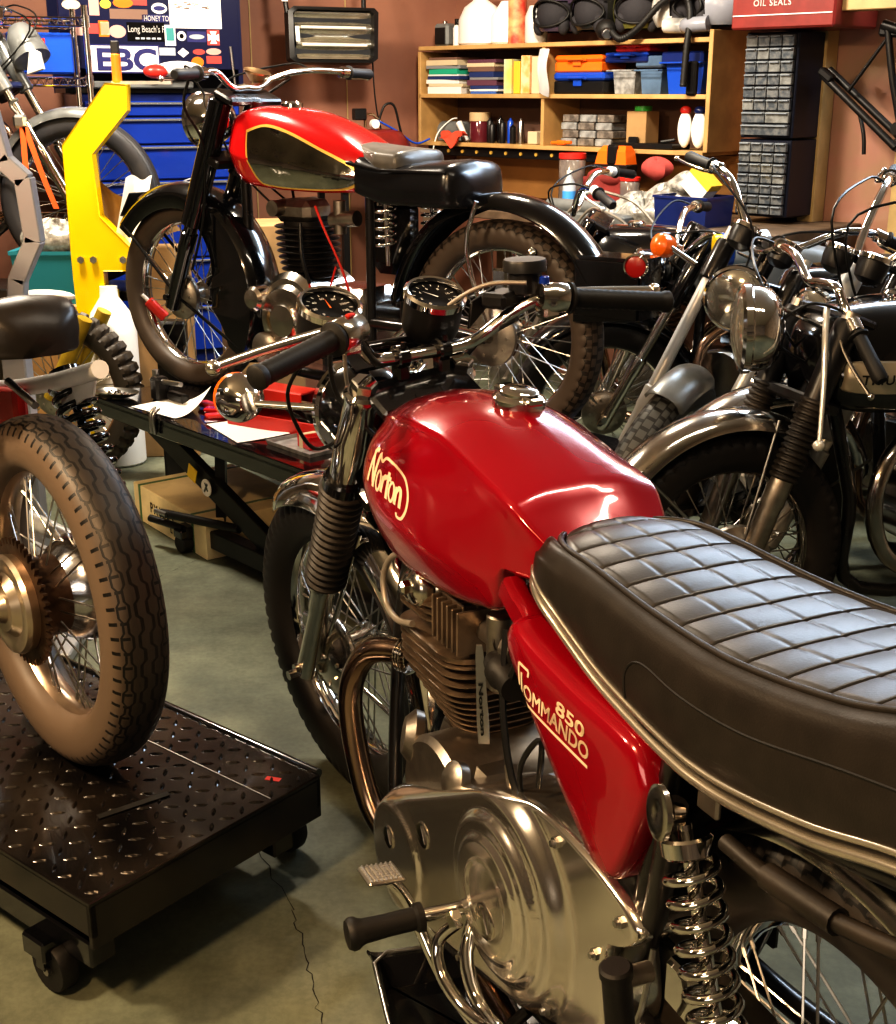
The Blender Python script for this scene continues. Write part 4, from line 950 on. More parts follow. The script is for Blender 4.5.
    g = G().lathe([(.089,.056),(.07,.066),(.04,.073),(0,.076)], (1.27,0,.862), (1,0,-.06), 36); obj('lens', g, 'glass', hl)
    for s in (-1, 1):
        g = G().lathe([(0,-.036),(.02,-.036),(.036,-.022),(.044,-.004),(.045,.010)], (1.395,s*.195,.905), (1,0,0), 24); g.cyl((1.375,s*.195,.90), (1.30,s*.10,.885), .007, 10)
        ts = st('turn_signal', g, 'chrome'); g = G().lathe([(.044,.010),(.044,.022),(.03,.034),(0,.038)], (1.395,s*.195,.905), (1,0,0), 24); obj('lens', g, 'orange', ts)
    st('mudguard', fender((1.43,0,.335), .368, .070, D(56), D(218), crown=.042), 'chrome')
    g = G()
    for s in (-1, 1):
        for a in (190, 120):
            g.tube([(1.43,s*.07,.34),(1.43+.36*cos(D(a)),s*.062,.335+.36*sin(D(a)))], .005, 8)
    st('mudguard_stay', g, 'chrome')
    # handlebar
    S0 = S; S = S0 @ T(0,-.022,-.008) @ T(1.128,0,1) @ RX(D(2)) @ T(-1.128,0,-1)
    L_ = [(1.128,0,.995),(1.128,.06,.995),(1.122,.10,1.003),(1.09,.145,1.045),(1.06,.18,1.068),(1.035,.22,1.066),(.985,.375,1.042)]
    hb = obj('handlebar', G().tube([(x,-y*1.14,z) for x,y,z in L_[::-1]]+L_[1:], .0115, 14, k=6), 'chrome', t, mx=S)
    for s in (-1, 1):
        g = G(); g.cyl((1.128,s*.042-.012,.995), (1.128,s*.042+.012,.995), .021, 18, b_=.003); g.box((1.128,s*.042,.975), (.026,.024,.04), b=.004)
        g.cyl((1.115,s*.042,1.012),(1.115,s*.042,1.022),.005,6)
        obj('bar_clamp', g, 'blk', hb)
    for s in (-1, 1):
        a = V((1.035,.215 if s > 0 else -.246,1.0665)); b = V((.982,.383 if s > 0 else -.436,1.0405)); e_ = 1 if s > 0 else 1.13; dd = b-a; l = dd.length
        pr = [(.0115,0),(.027,.001),(.027,.006),(.0175,.010)]+[(.0165+.0012*(i % 2), .012+i*(l-.03)/26) for i in range(27)]+[(.0195,l-.012),(.0195,l-.004),(.014,l),(0,l+.001)]
        obj('grip', G().lathe(pr, a, dd, 28), 'rub', hb)
        # switch pod
        a2 = a-dd.normalized()*.004; g = G().lathe([(.014,0),(.024,.0),(.026,.003),(.026,.030),(.024,.034),(.024,.050),(.014,.052)], a2, -dd, 24)
        g.box(a2-dd*.12+V((.024,0,.004)), (.030,.040,.024), b=.006); g.box(a2-dd*.16+V((.004,0,-.024)), (.032,.034,.022), b=.005)
        sp = obj('switch_pod', g, 'alu', hb)
        if s > 0: obj('switch_button', G().box(a2-dd*.16+V((-.006,0,.0262)), (.010,.016,.005), RZ(.3), b=.002), 'redmat', sp)
        else: obj('switch_button', G().cyl(a2-dd*.2+V((0,0,.022)), a2-dd*.2+V((0,0,.036)), .009, 12, b_=.002), 'blue', sp)
        p0 = a2-dd*.14+V((.028,0,.002))
        g = G().tube([p0, V((1.064,s*.27*e_,1.066)), V((1.062,s*.34*e_,1.058)), V((1.055,s*.405*e_,1.050))], [.0095,.0075], 10, k=6, flat=.8); g.sphere((1.054,s*.412*e_,1.05), .012, 14)
        obj('lever', g, 'alu_pol', hb)
    # master cylinder
    g = G().cyl((1.088,-.195,1.075), (1.088,-.195,1.114), .029, 24, b_=.003); g.box((1.10,-.155,1.07), (.05,.07,.026), RZ(.35), b=.006); g.prism([(-.01,-.01),(.05,0),(.06,.02),(.0,.03)], (1.12,-.10,1.04), (0,-1,.6), (0,0,1), .008, .001)
    mc = obj('master_cylinder', g, 'blk_sat', hb); g = G().lathe([(.032,0),(.038,.002),(.038,.018),(.036,.022),(.027,.0215),(0,.0215)], (1.088,-.195,1.112), (0,0,1), 30); obj('reservoir_cap', g, 'blk_cap', mc)
    S = S0
    # gauges
    for s, y in ((1,.088),(-1,-.098)):
        d2 = V((-.42,0,1)).normalized(); o_ = V((1.245 if s > 0 else 1.205,y+.008,1.004 if s > 0 else .995))
        gg = st('gauge', G().lathe([(0,-.002),(.038,0),(.047,.008),(.051,.02),(.0515,.075)], o_, d2, 32), 'blk_sat')
        obj('gauge_bezel', G().lathe([(.0515,.070),(.0555,.073),(.0555,.084),(.051,.0885),(.047,.087),(.046,.080)], o_, d2, 36), 'chrome', gg)
        obj('dial', G().lathe([(.048,.076),(0,.0762)], o_, d2, 32), 'dial', gg, sm=0)
        u, w, ax = basis(d2); fx = V((1,0,.42)).normalized(); fy = V((0,1,0)); q = G()
        for k_ in range(13):
            a = D(-130+k_*260/12); dr = fx*cos(a)-fy*sin(a); tq = fx*sin(a)+fy*cos(a); c0 = o_+d2*.0772
            q.add([c0+dr*.040+tq*.0007, c0+dr*.040-tq*.0007, c0+dr*.034-tq*.0007, c0+dr*.034+tq*.0007], [(0,1,2,3)])
            if k_ % 2 == 0:
                tx = textg(str(k_ if s < 0 else k_*10), .0085); mw = max(p[0] for p in tx.v)/2
                q.add([c0+dr*.027+(-fy)*(p[0]-mw)+fx*(p[1]-.003) for p in tx.v], tx.f)
        obj('dial_marking', q, 'white', gg, sm=0)
        a = D(8 if s > 0 else -35); dr = fx*cos(a)-fy*sin(a); tq = fx*sin(a)+fy*cos(a); c0 = o_+d2*.079
        obj('needle', G().add([c0+dr*.026, c0+tq*.0016-dr*.006, c0-tq*.0016-dr*.006], [(0,1,2)]), 'orange' if s > 0 else 'white', gg, sm=0)
    g = G().tube([(1.25,.088,.985),(1.22,-.098,.985)], .012, 8); g.box((1.22,0,.975), (.07,.15,.008), RY(-.4), b=.002); st('gauge_bracket', g, 'blk')
    # cables
    g = G()
    g.tube([(1.06,.16,1.05),(1.13,.15,1.02),(1.17,.12,.93),(1.10,.08,.86),(1.02,.03,.86)], .0042, 8, k=8)
    g.tube([(1.05,-.17,1.03),(1.16,-.16,.97),(1.2,-.1,.88),(1.08,-.05,.86)], .0042, 8, k=8)
    g.tube([(1.06,.22,1.05),(1.13,.235,.97),(1.17,.19,.87),(1.21,.13,.84),(1.24,.05,.86)], .0032, 8, k=8)
    g.tube([(1.22,.05,.97),(1.18,.02,.90),(1.1,.03,.84),(.98,.05,.80)], .006, 8, k=8)
    g.tube([(1.22,-.05,.97),(1.19,0,.91),(1.12,-.02,.87),(.98,-.05,.80)], .006, 8, k=8)
    st('control_cable', g, 'wire')
    g = G().tube([(1.105,.165,1.04),(1.14,.12,1.03),(1.175,.10,.96),(1.19,.085,.90)], .0035, 8, k=8)
    st('braided_hose', g, 'wire_g'); st('braided_hose', G().tube([(1.045,-.19,1.088),(1.10,-.14,1.085),(1.16,-.09,1.04),(1.19,-.06,.97)], .0038, 8, k=8), 'wire_g')
    return t
# ================================================================ garage and what stands in it
A_R, A_L = D(-45), D(25)
O_R = V((.042,7.198,0))
def RW(x, v, z=0): return O_R+V((.70711*x-.70711*v, -.70711*x-.70711*v, z))       # along the shelf wall, out from it
def LW(x, v, z=0): return O_R+V((cos(A_L)*x+sin(A_L)*v, sin(A_L)*x-cos(A_L)*v, z))  # along the tool chest wall (x negative), out from it
def put(name, label, cat, g, mat, loc, rz, group=None, sm=38, R=None):
    o = obj(name, g, mat, None, label, sm); o.matrix_world = T(*loc) @ (R or RZ(rz)); o['category'] = cat
    if group: o['group'] = group
    return o
def struct(name, g, mat, sm=0):
    o = obj(name, g, mat, None, None, sm); o['kind'] = 'structure'; return o
def copyt(src, label, loc=None, rz=None, mat=None, group=None, sc=None):
    r = src.copy(); C.objects.link(r)
    if loc is not None or rz is not None:
        l = V(loc) if loc is not None else src.matrix_world.translation
        r.matrix_world = T(*l) @ (RZ(rz) if rz is not None else src.matrix_world.to_3x3().to_4x4()) @ (Matrix.Diagonal((*sc,1)) if sc else I4)
    r['label'] = label
    if group: r['group'] = group
    if mat and r.type == 'MESH': r.data = r.data.copy(); r.data.materials[0] = M[mat]
    for c in src.children:
        k = c.copy(); C.objects.link(k); k.parent = r
    return r

def room():
    m, nt, b = newmat('garage concrete'); N = nt.nodes; L = nt.links
    tc = N.new('ShaderNodeTexCoord')
    def nz(sc, det=8, ro=.6):
        n = N.new('ShaderNodeTexNoise'); n.inputs['Scale'].default_value = sc; n.inputs['Detail'].default_value = det; n.inputs['Roughness'].default_value = ro; L.new(tc.outputs['Object'], n.inputs[0]); return n.outputs['Fac']
    def ramp(f, a, ca, b_, cb):
        r = N.new('ShaderNodeValToRGB'); r.color_ramp.elements[0].position = a; r.color_ramp.elements[0].color = (*ca,1); r.color_ramp.elements[1].position = b_; r.color_ramp.elements[1].color = (*cb,1); L.new(f, r.inputs[0]); return r.outputs[0]
    def mix(f, a, b_, t='MIX'):
        x = N.new('ShaderNodeMix'); x.data_type = 'RGBA'; x.blend_type = t
        for k, q in (('Factor', f), ('A', a), ('B', b_)):
            if isinstance(q, (int, float)): x.inputs[k].default_value = q
            else: L.new(q, x.inputs[k])
        return x.outputs['Result']
    c = ramp(nz(1.1), .35, (.150,.172,.125), .7, (.215,.225,.165)); c = mix(.7, c, ramp(nz(9), .35, (.55,.55,.55), .62, (1,1,1)), 'MULTIPLY'); c = mix(.35, c, ramp(nz(70), .4, (.6,.6,.6), .6, (1,1,1)), 'MULTIPLY')
    L.new(c, b.inputs['Base Color']); b.inputs['Roughness'].default_value = .62
    bp = N.new('ShaderNodeBump'); bp.inputs['Strength'].default_value = .12; bp.inputs['Distance'].default_value = .01; L.new(nz(40), bp.inputs['Height']); L.new(bp.outputs[0], b.inputs['Normal'])
    fl = struct('floor', G().add([(-5.2,-3,0),(3.9,-3,0),(3.9,8.2,0),(-5.2,8.2,0)], [(0,1,2,3)]), m)
    rnd = random.Random(3)
    def crack(p, q, n):
        pts = [V((*p,0)).lerp(V((*q,0)), i/n)+V((rnd.uniform(-.006,.006), rnd.uniform(-.004,.004), 0)) for i in range(n+1)]
        g = G()
        for i, a in enumerate(pts):
            w = rnd.uniform(.0003,.0011); g.v += [(a.x-w,a.y,.0007),(a.x+w,a.y+w,.0007)]
        g.f = [(2*i,2*i+1,2*i+3,2*i+2) for i in range(n)]
        c_ = obj('crack', g, 'matte', fl, sm=0)
    crack((-.28,1.98), (-.20,1.68), 22); crack((-.20,1.68), (-.10,1.42), 16); crack((-.28,1.98), (-.50,2.45), 14); crack((-.90,3.62), (-.62,4.1), 20)
    z1 = 2.7
    def wall(name, a, b_, mat): a, b_ = V(a), V(b_); return struct(name, G().add([a, b_, b_+V((0,0,z1)), a+V((0,0,z1))], [(0,1,2,3)]), mat)
    wall('wall_back', RW(0,0), RW(2.12,0), 'ply'); wall('wall_insulated', RW(2.12,0), RW(4.9,0), 'insul'); wall('wall_left', LW(-2.7,0), LW(0,0), 'ply'); wall('wall_far', (-5.2,6.1,0), LW(-2.7,0), 'ply_dim')
    e = RW(4.9,0); w_ = V((-5.2,6.1,0))
    wall('wall_right', e, (e.x,-3,0), 'ply_dim'); wall('wall_front', (e.x,-3,0), (w_.x,-3,0), 'ply_dim'); wall('wall_side', (w_.x,-3,0), w_, 'ply_dim')
    struct('ceiling', G().add([(-5.2,-3,z1),(3.9,-3,z1),(3.9,8.2,z1),(-5.2,8.2,z1)], [(3,2,1,0)]), 'ceil')
    for i, x in enumerate((2.185, 2.60, 3.0, 3.4)):
        g = G().box((0,0,0), (.075,.09,2.68), b=.002); o = struct('trim_%d' % (i+1), g, 'stud', 38); o.matrix_world = T(*RW(x,.05,1.345)) @ RZ(A_R)
    for i, (x, l) in enumerate(((-.62,.03),(-1.12,.03))):
        g = G().box((0,0,0), (.006,.004,2.6)); o = struct('trim_%d' % (i+5), g, 'stud', 0); o.matrix_world = T(*LW(x,.003,1.35)) @ RZ(A_L)
    g = G().box((0,0,0), (1.5,.10,.09), b=.003); o = struct('trim_8', g, 'stud', 38); o.matrix_world = T(*RW(2.93,.30,1.745)) @ RZ(A_R)

def shelves():
    t = thing('wall_shelf', 'long open wooden wall shelf with a middle divider, crowded with clutter', 'shelf', RW(0,0), A_R)
    def bd(name, c, d): return obj(name, G().box(c, d, b=.002), 'pine', t)
    bd('side_panel', (.01,-.14,1.37), (.02,.28,.46)); bd('side_panel', (1.785,-.14,1.405), (.022,.28,.50)); bd('divider', (.85,-.14,1.27), (.02,.27,.22)); bd('divider', (.85,-.14,1.50), (.02,.27,.22))
    for z in (1.15,1.385,1.615): bd('shelf_board', (.89,-.14,z), (1.77,.28,.020))
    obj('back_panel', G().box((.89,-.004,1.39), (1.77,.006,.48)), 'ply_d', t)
    put('backboard', 'orange toned plywood sheet fixed to the wall under the shelf', 'board', G().box((0,0,0), (1.95,.012,.245)), 'pine_o', RW(1.0,.012,1.01), A_R)
    t = thing('tool_rail', 'black rail with a row of brass dots under the shelf', 'rail', RW(.05,.0), A_R)
    obj('bar', G().box((.62,-.245,1.115), (1.25,.012,.045), b=.002), 'blk_sat', t)
    for i in range(12): obj('stud', G().cyl((.05+.10*i,-.25,1.115),(.05+.10*i,-.258,1.115),.009,12), 'gold', t)
    t = thing('workbench', 'wooden workbench along the back wall, hidden under clutter', 'workbench', RW(0,0), A_R)
    obj('worktop', G().box((1.4,-.33,.86), (2.0,.66,.04), b=.004), 'pine_d', t)
    for x in (.45,1.4,2.35):
        for y in (-.06,-.6): obj('leg', G().box((x,y,.42), (.09,.09,.84), b=.003), 'pine_d', t)
    # ---- upper left bay: piles of magazines and books
    rnd = random.Random(5)
    cols = ['bk_white','bk_green','bk_navy','bk_cream','bk_grey','bk_brown','bk_blue','bk_plum']
    W = {'bk_white':'white','bk_green':'green','bk_navy':'navy','bk_cream':'cream','bk_grey':'grey','bk_brown':'brown','bk_blue':'blue','bk_plum':'plum'}
    def pile(x0, seq, tag_, v=.15, w=.24):
        z = 1.395
        for i, (c_, h) in enumerate(seq):
            dx = rnd.uniform(-.012,.012); g = G().box((0,0,0), (w+rnd.uniform(-.03,.0),.20,h), b=.001)
            pos = {0:'lowest', len(seq)-1:'topmost'}.get(i) 
            lb = '%s magazine bundle %s the %s pile on the middle shelf' % (W[c_], {'lowest':'at the bottom of','topmost':'on top of'}.get(pos, 'above %s in' % W[seq[i-1][0]]), tag_)
            o = put('magazine', lb, 'magazine', g, c_, RW(x0+dx, v, z+h/2), A_R+rnd.uniform(-.07,.07)); z += h+.0005
    pile(.155, [('bk_white',.034),('bk_cream',.014),('bk_white',.020),('bk_navy',.016),('bk_white',.008),('bk_green',.026),('bk_grey',.016),('bk_cream',.026),('bk_brown',.012)], 'left')
    pile(.43, [('bk_blue',.012),('bk_white',.010),('bk_navy',.016),('bk_plum',.026),('bk_grey',.012),('bk_navy',.026),('bk_brown',.022),('bk_cream',.018),('bk_plum',.016)], 'second', w=.20)
    for i, (x, w, h, c_, lb) in enumerate(((.575,.055,.16,'book_lb','upright manual with a pale blue and yellow spine'),(.635,.045,.15,'bk_yel','upright yellow parts catalogue'),(.69,.06,.175,'book_cr','thick upright cream parts catalogue with orange print'),(.757,.055,.17,'bk_cream','upright cream manual next to the shelf divider'))):
        put('manual', lb, 'book', G().box((0,0,0), (w-.004,.19,h), b=.002), c_, RW(x+.02,.15,1.396+h/2), A_R)
    # ---- lower left bay
    g = G().cyl((-.09,0,.05),(.09,0,.05),.05,20,b_=.01); g.box((0,0,.012), (.17,.09,.02), b=.004); put('bench_motor', 'grey cylindrical bench motor on the lower shelf', 'motor', g, 'grey_d', RW(.15,.16,1.160), A_R)
    g = G().tube([(0,0,.11),(-.03,-.02,.10),(-.05,-.09,.04),(-.06,-.12,-.05),(-.08,-.12,-.14)], .004, 8, k=6); put('power_cord', 'white cord hanging from the grey bench motor', 'cord', g, 'white', RW(.17,.16,1.165), A_R)
    for x, lb in ((.35,'dark red bodied jar with a tan lid on the lower shelf'),):
        t = thing('jar', lb, 'jar', RW(x,.18,1.161), A_R); obj('body', G().lathe([(.05,0),(.052,.01),(.052,.10),(.045,.11)], (0,0,0), (0,0,1), 24), 'plum_glass', t); obj('lid', G().cyl((0,0,.10),(0,0,.145),.054,24,b_=.004), 'tan', t)
    g = G().grid(lambda a, b: V((.16*(a-.5)+.01*sin(9*b), -.02-.06*b-.01*sin(7*a), .02-.10*max(0,b-.35)*(1-abs(a-.5)*1.6)+.012*sin(11*a+5*b))), 14, 14); put('shop_rag', 'red cloth rag hanging over the lower shelf edge', 'cloth', g, 'rag_o', RW(.27,.24,1.185), A_R)
    put('paper_tube', 'white paper spout leaning by the red rag', 'tube', G().tube([(0,0,0),(-.06,0,.09)], [.012,.018], 10), 'white', RW(.29,.21,1.165), A_R)
    for i in range(7):
        x = .43+.035*i; h = (.12,.10,.13,.11,.12,.09,.12)[i]
        put('spray_can', ['black spray can with a bent nozzle on the lower shelf','short black spray can beside the bent nozzle can','tall black spray can in the lower shelf row','black can with grey top in the lower shelf row','blue labelled can in the lower shelf row','short dark can beyond the blue labelled can','tall silver bottle at the end of the can row'][i], 'can', G().lathe([(.015,0),(.0155,.002),(.0155,h*.85),(.010,h*.92),(.006,h*.93),(.006,h),(0,h)], (0,0,0), (0,0,1), 14), ['blk_sat','blk_sat','blk','blk_sat','bluep','blk_sat','steel'][i], RW(x,.19+.02*(i % 2),1.161), A_R)
    put('box', 'small cream carton on the lower shelf left of the divider', 'box', G().box((0,0,.03), (.06,.1,.06), b=.003), 'bk_cream', RW(.74,.17,1.161), A_R)
    put('box', 'dark wooden block behind the spray cans', 'box', G().box((0,0,.045), (.22,.06,.09), b=.003), 'bk_brown', RW(.60,.06,1.161), A_R)
    # ---- upper right bay: tool boxes and tubs
    def tbox(x, v, z, w, d, h, mat, lmat, lb, rz=0):
        t = thing('tool_box', lb, 'tool box', RW(x,v,z), A_R+rz); obj('body', G().box((0,0,h*.3), (w,d,h*.6), b=.006), mat, t); obj('lid', G().box((0,0,h*.81), (w*1.02,d*1.02,h*.37), b=.01), lmat, t)
        obj('latch', G().box((0,-d/2-.004,h*.55), (.05,.012,h*.4), b=.003), lmat, t); obj('handle', G().tube([(-.05,-d/2-.005,h*.7),(-.045,-d/2-.02,h*.75),(.045,-d/2-.02,h*.75),(.05,-d/2-.005,h*.7)], .006, 8), lmat, t)
    tbox(1.045,.15,1.396,.30,.20,.095,'blk_sat','bluep','wide tool box with blue lid and black base'); tbox(1.035,.15,1.492,.28,.19,.075,'orangep','orangep','orange tool box stacked on the blue lidded one')
    tbox(1.30,.15,1.53,.24,.16,.045,'navyp','bluep','flat blue case under the red case'); tbox(1.33,.15,1.576,.19,.15,.032,'redp','redp','flat red case below the top shelf')
    def tub(x, w, h, mat, lb, z=1.396, v=.16):
        t = thing('storage_tub', lb, 'tub', RW(x,v,z), A_R); g = G().loft([[V((sx*w*k, sy*.07*k, z_)) for sx, sy in ((-1,-1),(1,-1),(1,1),(-1,1))] for k, z_ in ((.42,0),(.5,h),(.53,h),(.53,h+.006),(.47,h+.006),(.40,.01))]); obj('body', g, mat, t, sm=30); obj('rim', G().tube([(-w*.53,-.075,h),(w*.53,-.075,h),(w*.53,.075,h),(-w*.53,.075,h)], .004, 6, closed=True), mat, t)
    tub(1.27,.13,.10,'frost','clear plastic tub on the middle shelf'); tub(1.42,.12,.10,'frost_b','bluish clear tub beside the blue bin'); tub(1.60,.20,.13,'bluep','dark blue plastic bin at the right of the middle shelf'); 
    put('lunch_box', 'grey blue lidded box stacked on the clear tub', 'box', G().box((0,0,.03), (.15,.12,.05), b=.008), 'frost_b', RW(1.42,.16,1.503), A_R); put('case', 'dark case under the shelf top at the right end', 'case', G().box((0,0,.02), (.22,.15,.05), b=.008), 'navyp', RW(1.60,.15,1.528), A_R)
    g = G().tube([(0,0,.2),(.0,-.02,.12),(.01,-.01,.03),(0,0,-.0)], .03, 12, k=4, flat=.3); put('plastic_bag', 'empty clear plastic bag hanging over the shelf divider', 'bag', g, 'bag', RW(.88,.30,1.395), A_R)
    # ---- lower right bay
    k = 0
    for j in range(4):
        for i in range(3):
            put('parts_case', 'clear compartment case, %s of the %s stack on the lower shelf' % (('lowest','second','third','topmost')[j], ('left','middle','right')[i]), 'case', G().box((0,0,.017), (.095,.12,.034), b=.004), ('frost','frost_g')[(i+j) % 2], RW(.96+.105*i+(.01 if j % 2 else 0),.15,1.161+.036*j), A_R)
    t = thing('carton', 'tall brown cardboard carton beside the clear cases', 'box', RW(1.36,.16,1.161), A_R); obj('body', G().box((0,0,.08), (.11,.10,.16), b=.002), 'card', t)
    put('tape_roll', 'green tape roll on the brown carton', 'tape', G().lathe([(.02,0),(.04,0),(.04,.022),(.02,.022),(.02,0)], (0,0,0), (0,0,1), 20), 'greenp', RW(1.36,.16,1.322), A_R)
    put('tool_tray', 'flat black tray of small tools on the lower shelf', 'tray', G().box((0,0,.012), (.34,.14,.024), b=.004).box((-.08,-.02,.035),(.05,.02,.03),b=.004).cyl((.06,0,.03),(.12,.02,.04),.008,8), 'blk_sat', RW(1.44,.205,1.161), A_R)
    put('cutter', 'orange and white hand tool on the lower shelf right of the divider', 'tool', G().box((0,0,.014), (.05,.03,.022), b=.006).tube([(-.06,0,.012),(.06,0,.016)], .008, 8), 'orangep', RW(.95,.245,1.161), A_R)
    for i, x in enumerate((0, .075)):
        t = thing('gardening_glove', ('white padded glove with red back hanging at the shelf end','white padded glove with blue cuff at the shelf corner')[i], 'glove', RW(1.62+x,.20,1.163), A_R, R=T(0,0,0) @ RZ(A_R+.2*i))
        g = G().sphere((0,0,.085), .042, 20, (.85,.55,1.9)); obj('palm', g, 'white_f', t)
        obj('cuff', G().sphere((.0,0,.165), .025, 14, (1.1,.8,.8)), ('redp','navyp')[i], t)
    # ---- on top
    t = thing('radio', 'small grey radio at the left end of the top shelf', 'radio', RW(.09,.17,1.626), A_R); obj('case', G().box((0,0,.055), (.10,.07,.11), b=.012), 'grey_d', t); obj('grille', G().box((0,-.037,.05), (.075,.004,.08), b=.002), 'blk_sat', t); obj('knob', G().cyl((0,0,.11),(0,0,.122),.012,12), 'steel', t)
    t = thing('bottle', 'small dark bottle with pale label beside the radio', 'bottle', RW(.175,.17,1.626), A_R); obj('body', G().lathe([(.018,0),(.02,.004),(.02,.085),(.012,.10)], (0,0,0), (0,0,1), 16), 'white', t); obj('cap', G().cyl((0,0,.10),(0,0,.13),.012,12), 'blk', t)
    g = G().lathe([(.10,0),(.115,.01),(.115,.12),(.085,.18),(.04,.21),(.035,.25)], (0,0,0), (0,0,1), 20); g.v = [(x*1.15,y*.7,z) for x,y,z in g.v]; put('plastic_jug', 'large white plastic jug between the small radio and the printed tube', 'jug', g, 'white_f', RW(.33,.16,1.626), A_R)
    g = G().lathe([(.07,0),(.08,.01),(.08,.13),(.05,.17),(.03,.2)], (0,0,0), (0,0,1), 20); put('plastic_jug', 'narrow white jug between the large jug and the striped tube', 'jug', g, 'white_f', RW(.50,.15,1.626), A_R)
    t = thing('cardboard_tube', 'red and cream printed upright tube on the top shelf', 'tube', RW(.605,.19,1.626), A_R); obj('body', G().cyl((0,0,0),(0,0,.22),.045,20), 'tube_print', t)
    g = G().lathe([(.05,0),(.055,.01),(.055,.12),(.035,.17)], (0,0,0), (0,0,1), 18); put('plastic_jug', 'pale grey bottle right of the printed tube', 'jug', g, 'white_g', RW(.71,.17,1.626), A_R)
    def helmet(x, v, rz, shell, lb, kind='full', z=1.626, s=1.):
        t = thing('helmet', lb, 'helmet', RW(x,v,z), A_R+rz); r = .125*s
        g = G().grid(lambda a, b: V((r*.96*cos(2*pi*a)*sin(.05+b*2.2), r*1.12*sin(2*pi*a)*sin(.05+b*2.2), r*1.02+r*1.02*cos(.05+b*2.2))), 40, 24, True); g.f = [f for f in g.f if not (sum(g.v[i][1] for i in f)/4 < -r*.55 and r*.55 < sum(g.v[i][2] for i in f)/4 < r*1.45)]
        obj('shell', g, shell, t, sm=60); 
        obj('lining', G().grid(lambda a, b: V((r*.86*cos(2*pi*a)*sin(.05+b*2.2), r*1.0*sin(2*pi*a)*sin(.05+b*2.2), r*1.02+r*.92*cos(.05+b*2.2))), 30, 16, True), 'lining', t, sm=60)
        ed = []
        for i in range(25):
            a = 2*pi*i/24; xx = r*.80*cos(a); zz = r*1.0+r*.46*sin(a); q = max(0, 1-(xx/(r*.96))**2-((zz-r*1.02)/(r*1.02))**2); ed.append((xx, -r*1.12*math.sqrt(q)-.002, zz))
        obj('edge_trim', G().tube(ed[:-1], .006, 8, closed=True), 'rub', t)
        for sx in (-1,1): obj('cheek_pad', G().sphere((sx*r*.55,-r*.60,r*.60), r*.30, 14, (.8,.8,1.2)), 'lining', t)
        if kind == 'peak': obj('peak', G().grid(lambda a, b: V((r*1.0*(a-.5)*1.7, -r*.8-b*.09, r*1.65+.01-b*.02-.03*(2*a-1)**2)), 12, 6), shell, t, sm=60); obj('chin_bar', G().tube([(-r*.85,-r*.35,r*.42),(-r*.5,-r*1.1,r*.38),(r*.5,-r*1.1,r*.38),(r*.85,-r*.35,r*.42)], .032, 12, k=5), shell, t)
        return t
    helmet(.845,.15,.1,'helm_purple','dark purple full face helmet with padded opening on the top shelf'); helmet(1.075,.15,-.05,'helm_black','glossy black helmet with pale rimmed opening')
    helmet(1.30,.14,.5,'helm_olive','olive helmet behind the black breathing hose'); helmet(1.53,.15,1.25,'helm_white','white motocross helmet with dark vents','peak'); helmet(1.76,.17,-1.1,'helm_grey','grey helmet at the right end of the top shelf','peak')
    g = G().sphere((0,0,.045), .05, 20, (1,.9,.9)); t = thing('gas_mask', 'dark respirator with a black hose draped over the shelf', 'mask', RW(1.215,.27,1.626), A_R); obj('face_piece', g, 'rub', t); obj('filter', G().cyl((.04,-.05,.03),(.07,-.08,.02),.022,16,b_=.003), 'steel', t)
    pts = smooth([(.08,-.06,.03),(.14,-.07,.0),(.22,-.06,.04),(.32,-.03,.14),(.42,-.02,.17),(.47,-.03,.10),(.475,-.05,-.05),(.475,-.06,-.2)], 14); n_ = len(pts); obj('hose', G().tube(pts, [ (.016 if i % 2 else .0135) for i in range(n_)], 12), 'rub', t)
    put('remote_radio', 'slim black handset hanging at the right end of the shelves', 'device', G().box((0,0,0), (.05,.03,.14), b=.008), 'blk_sat', RW(1.70,.28,1.46), A_R)

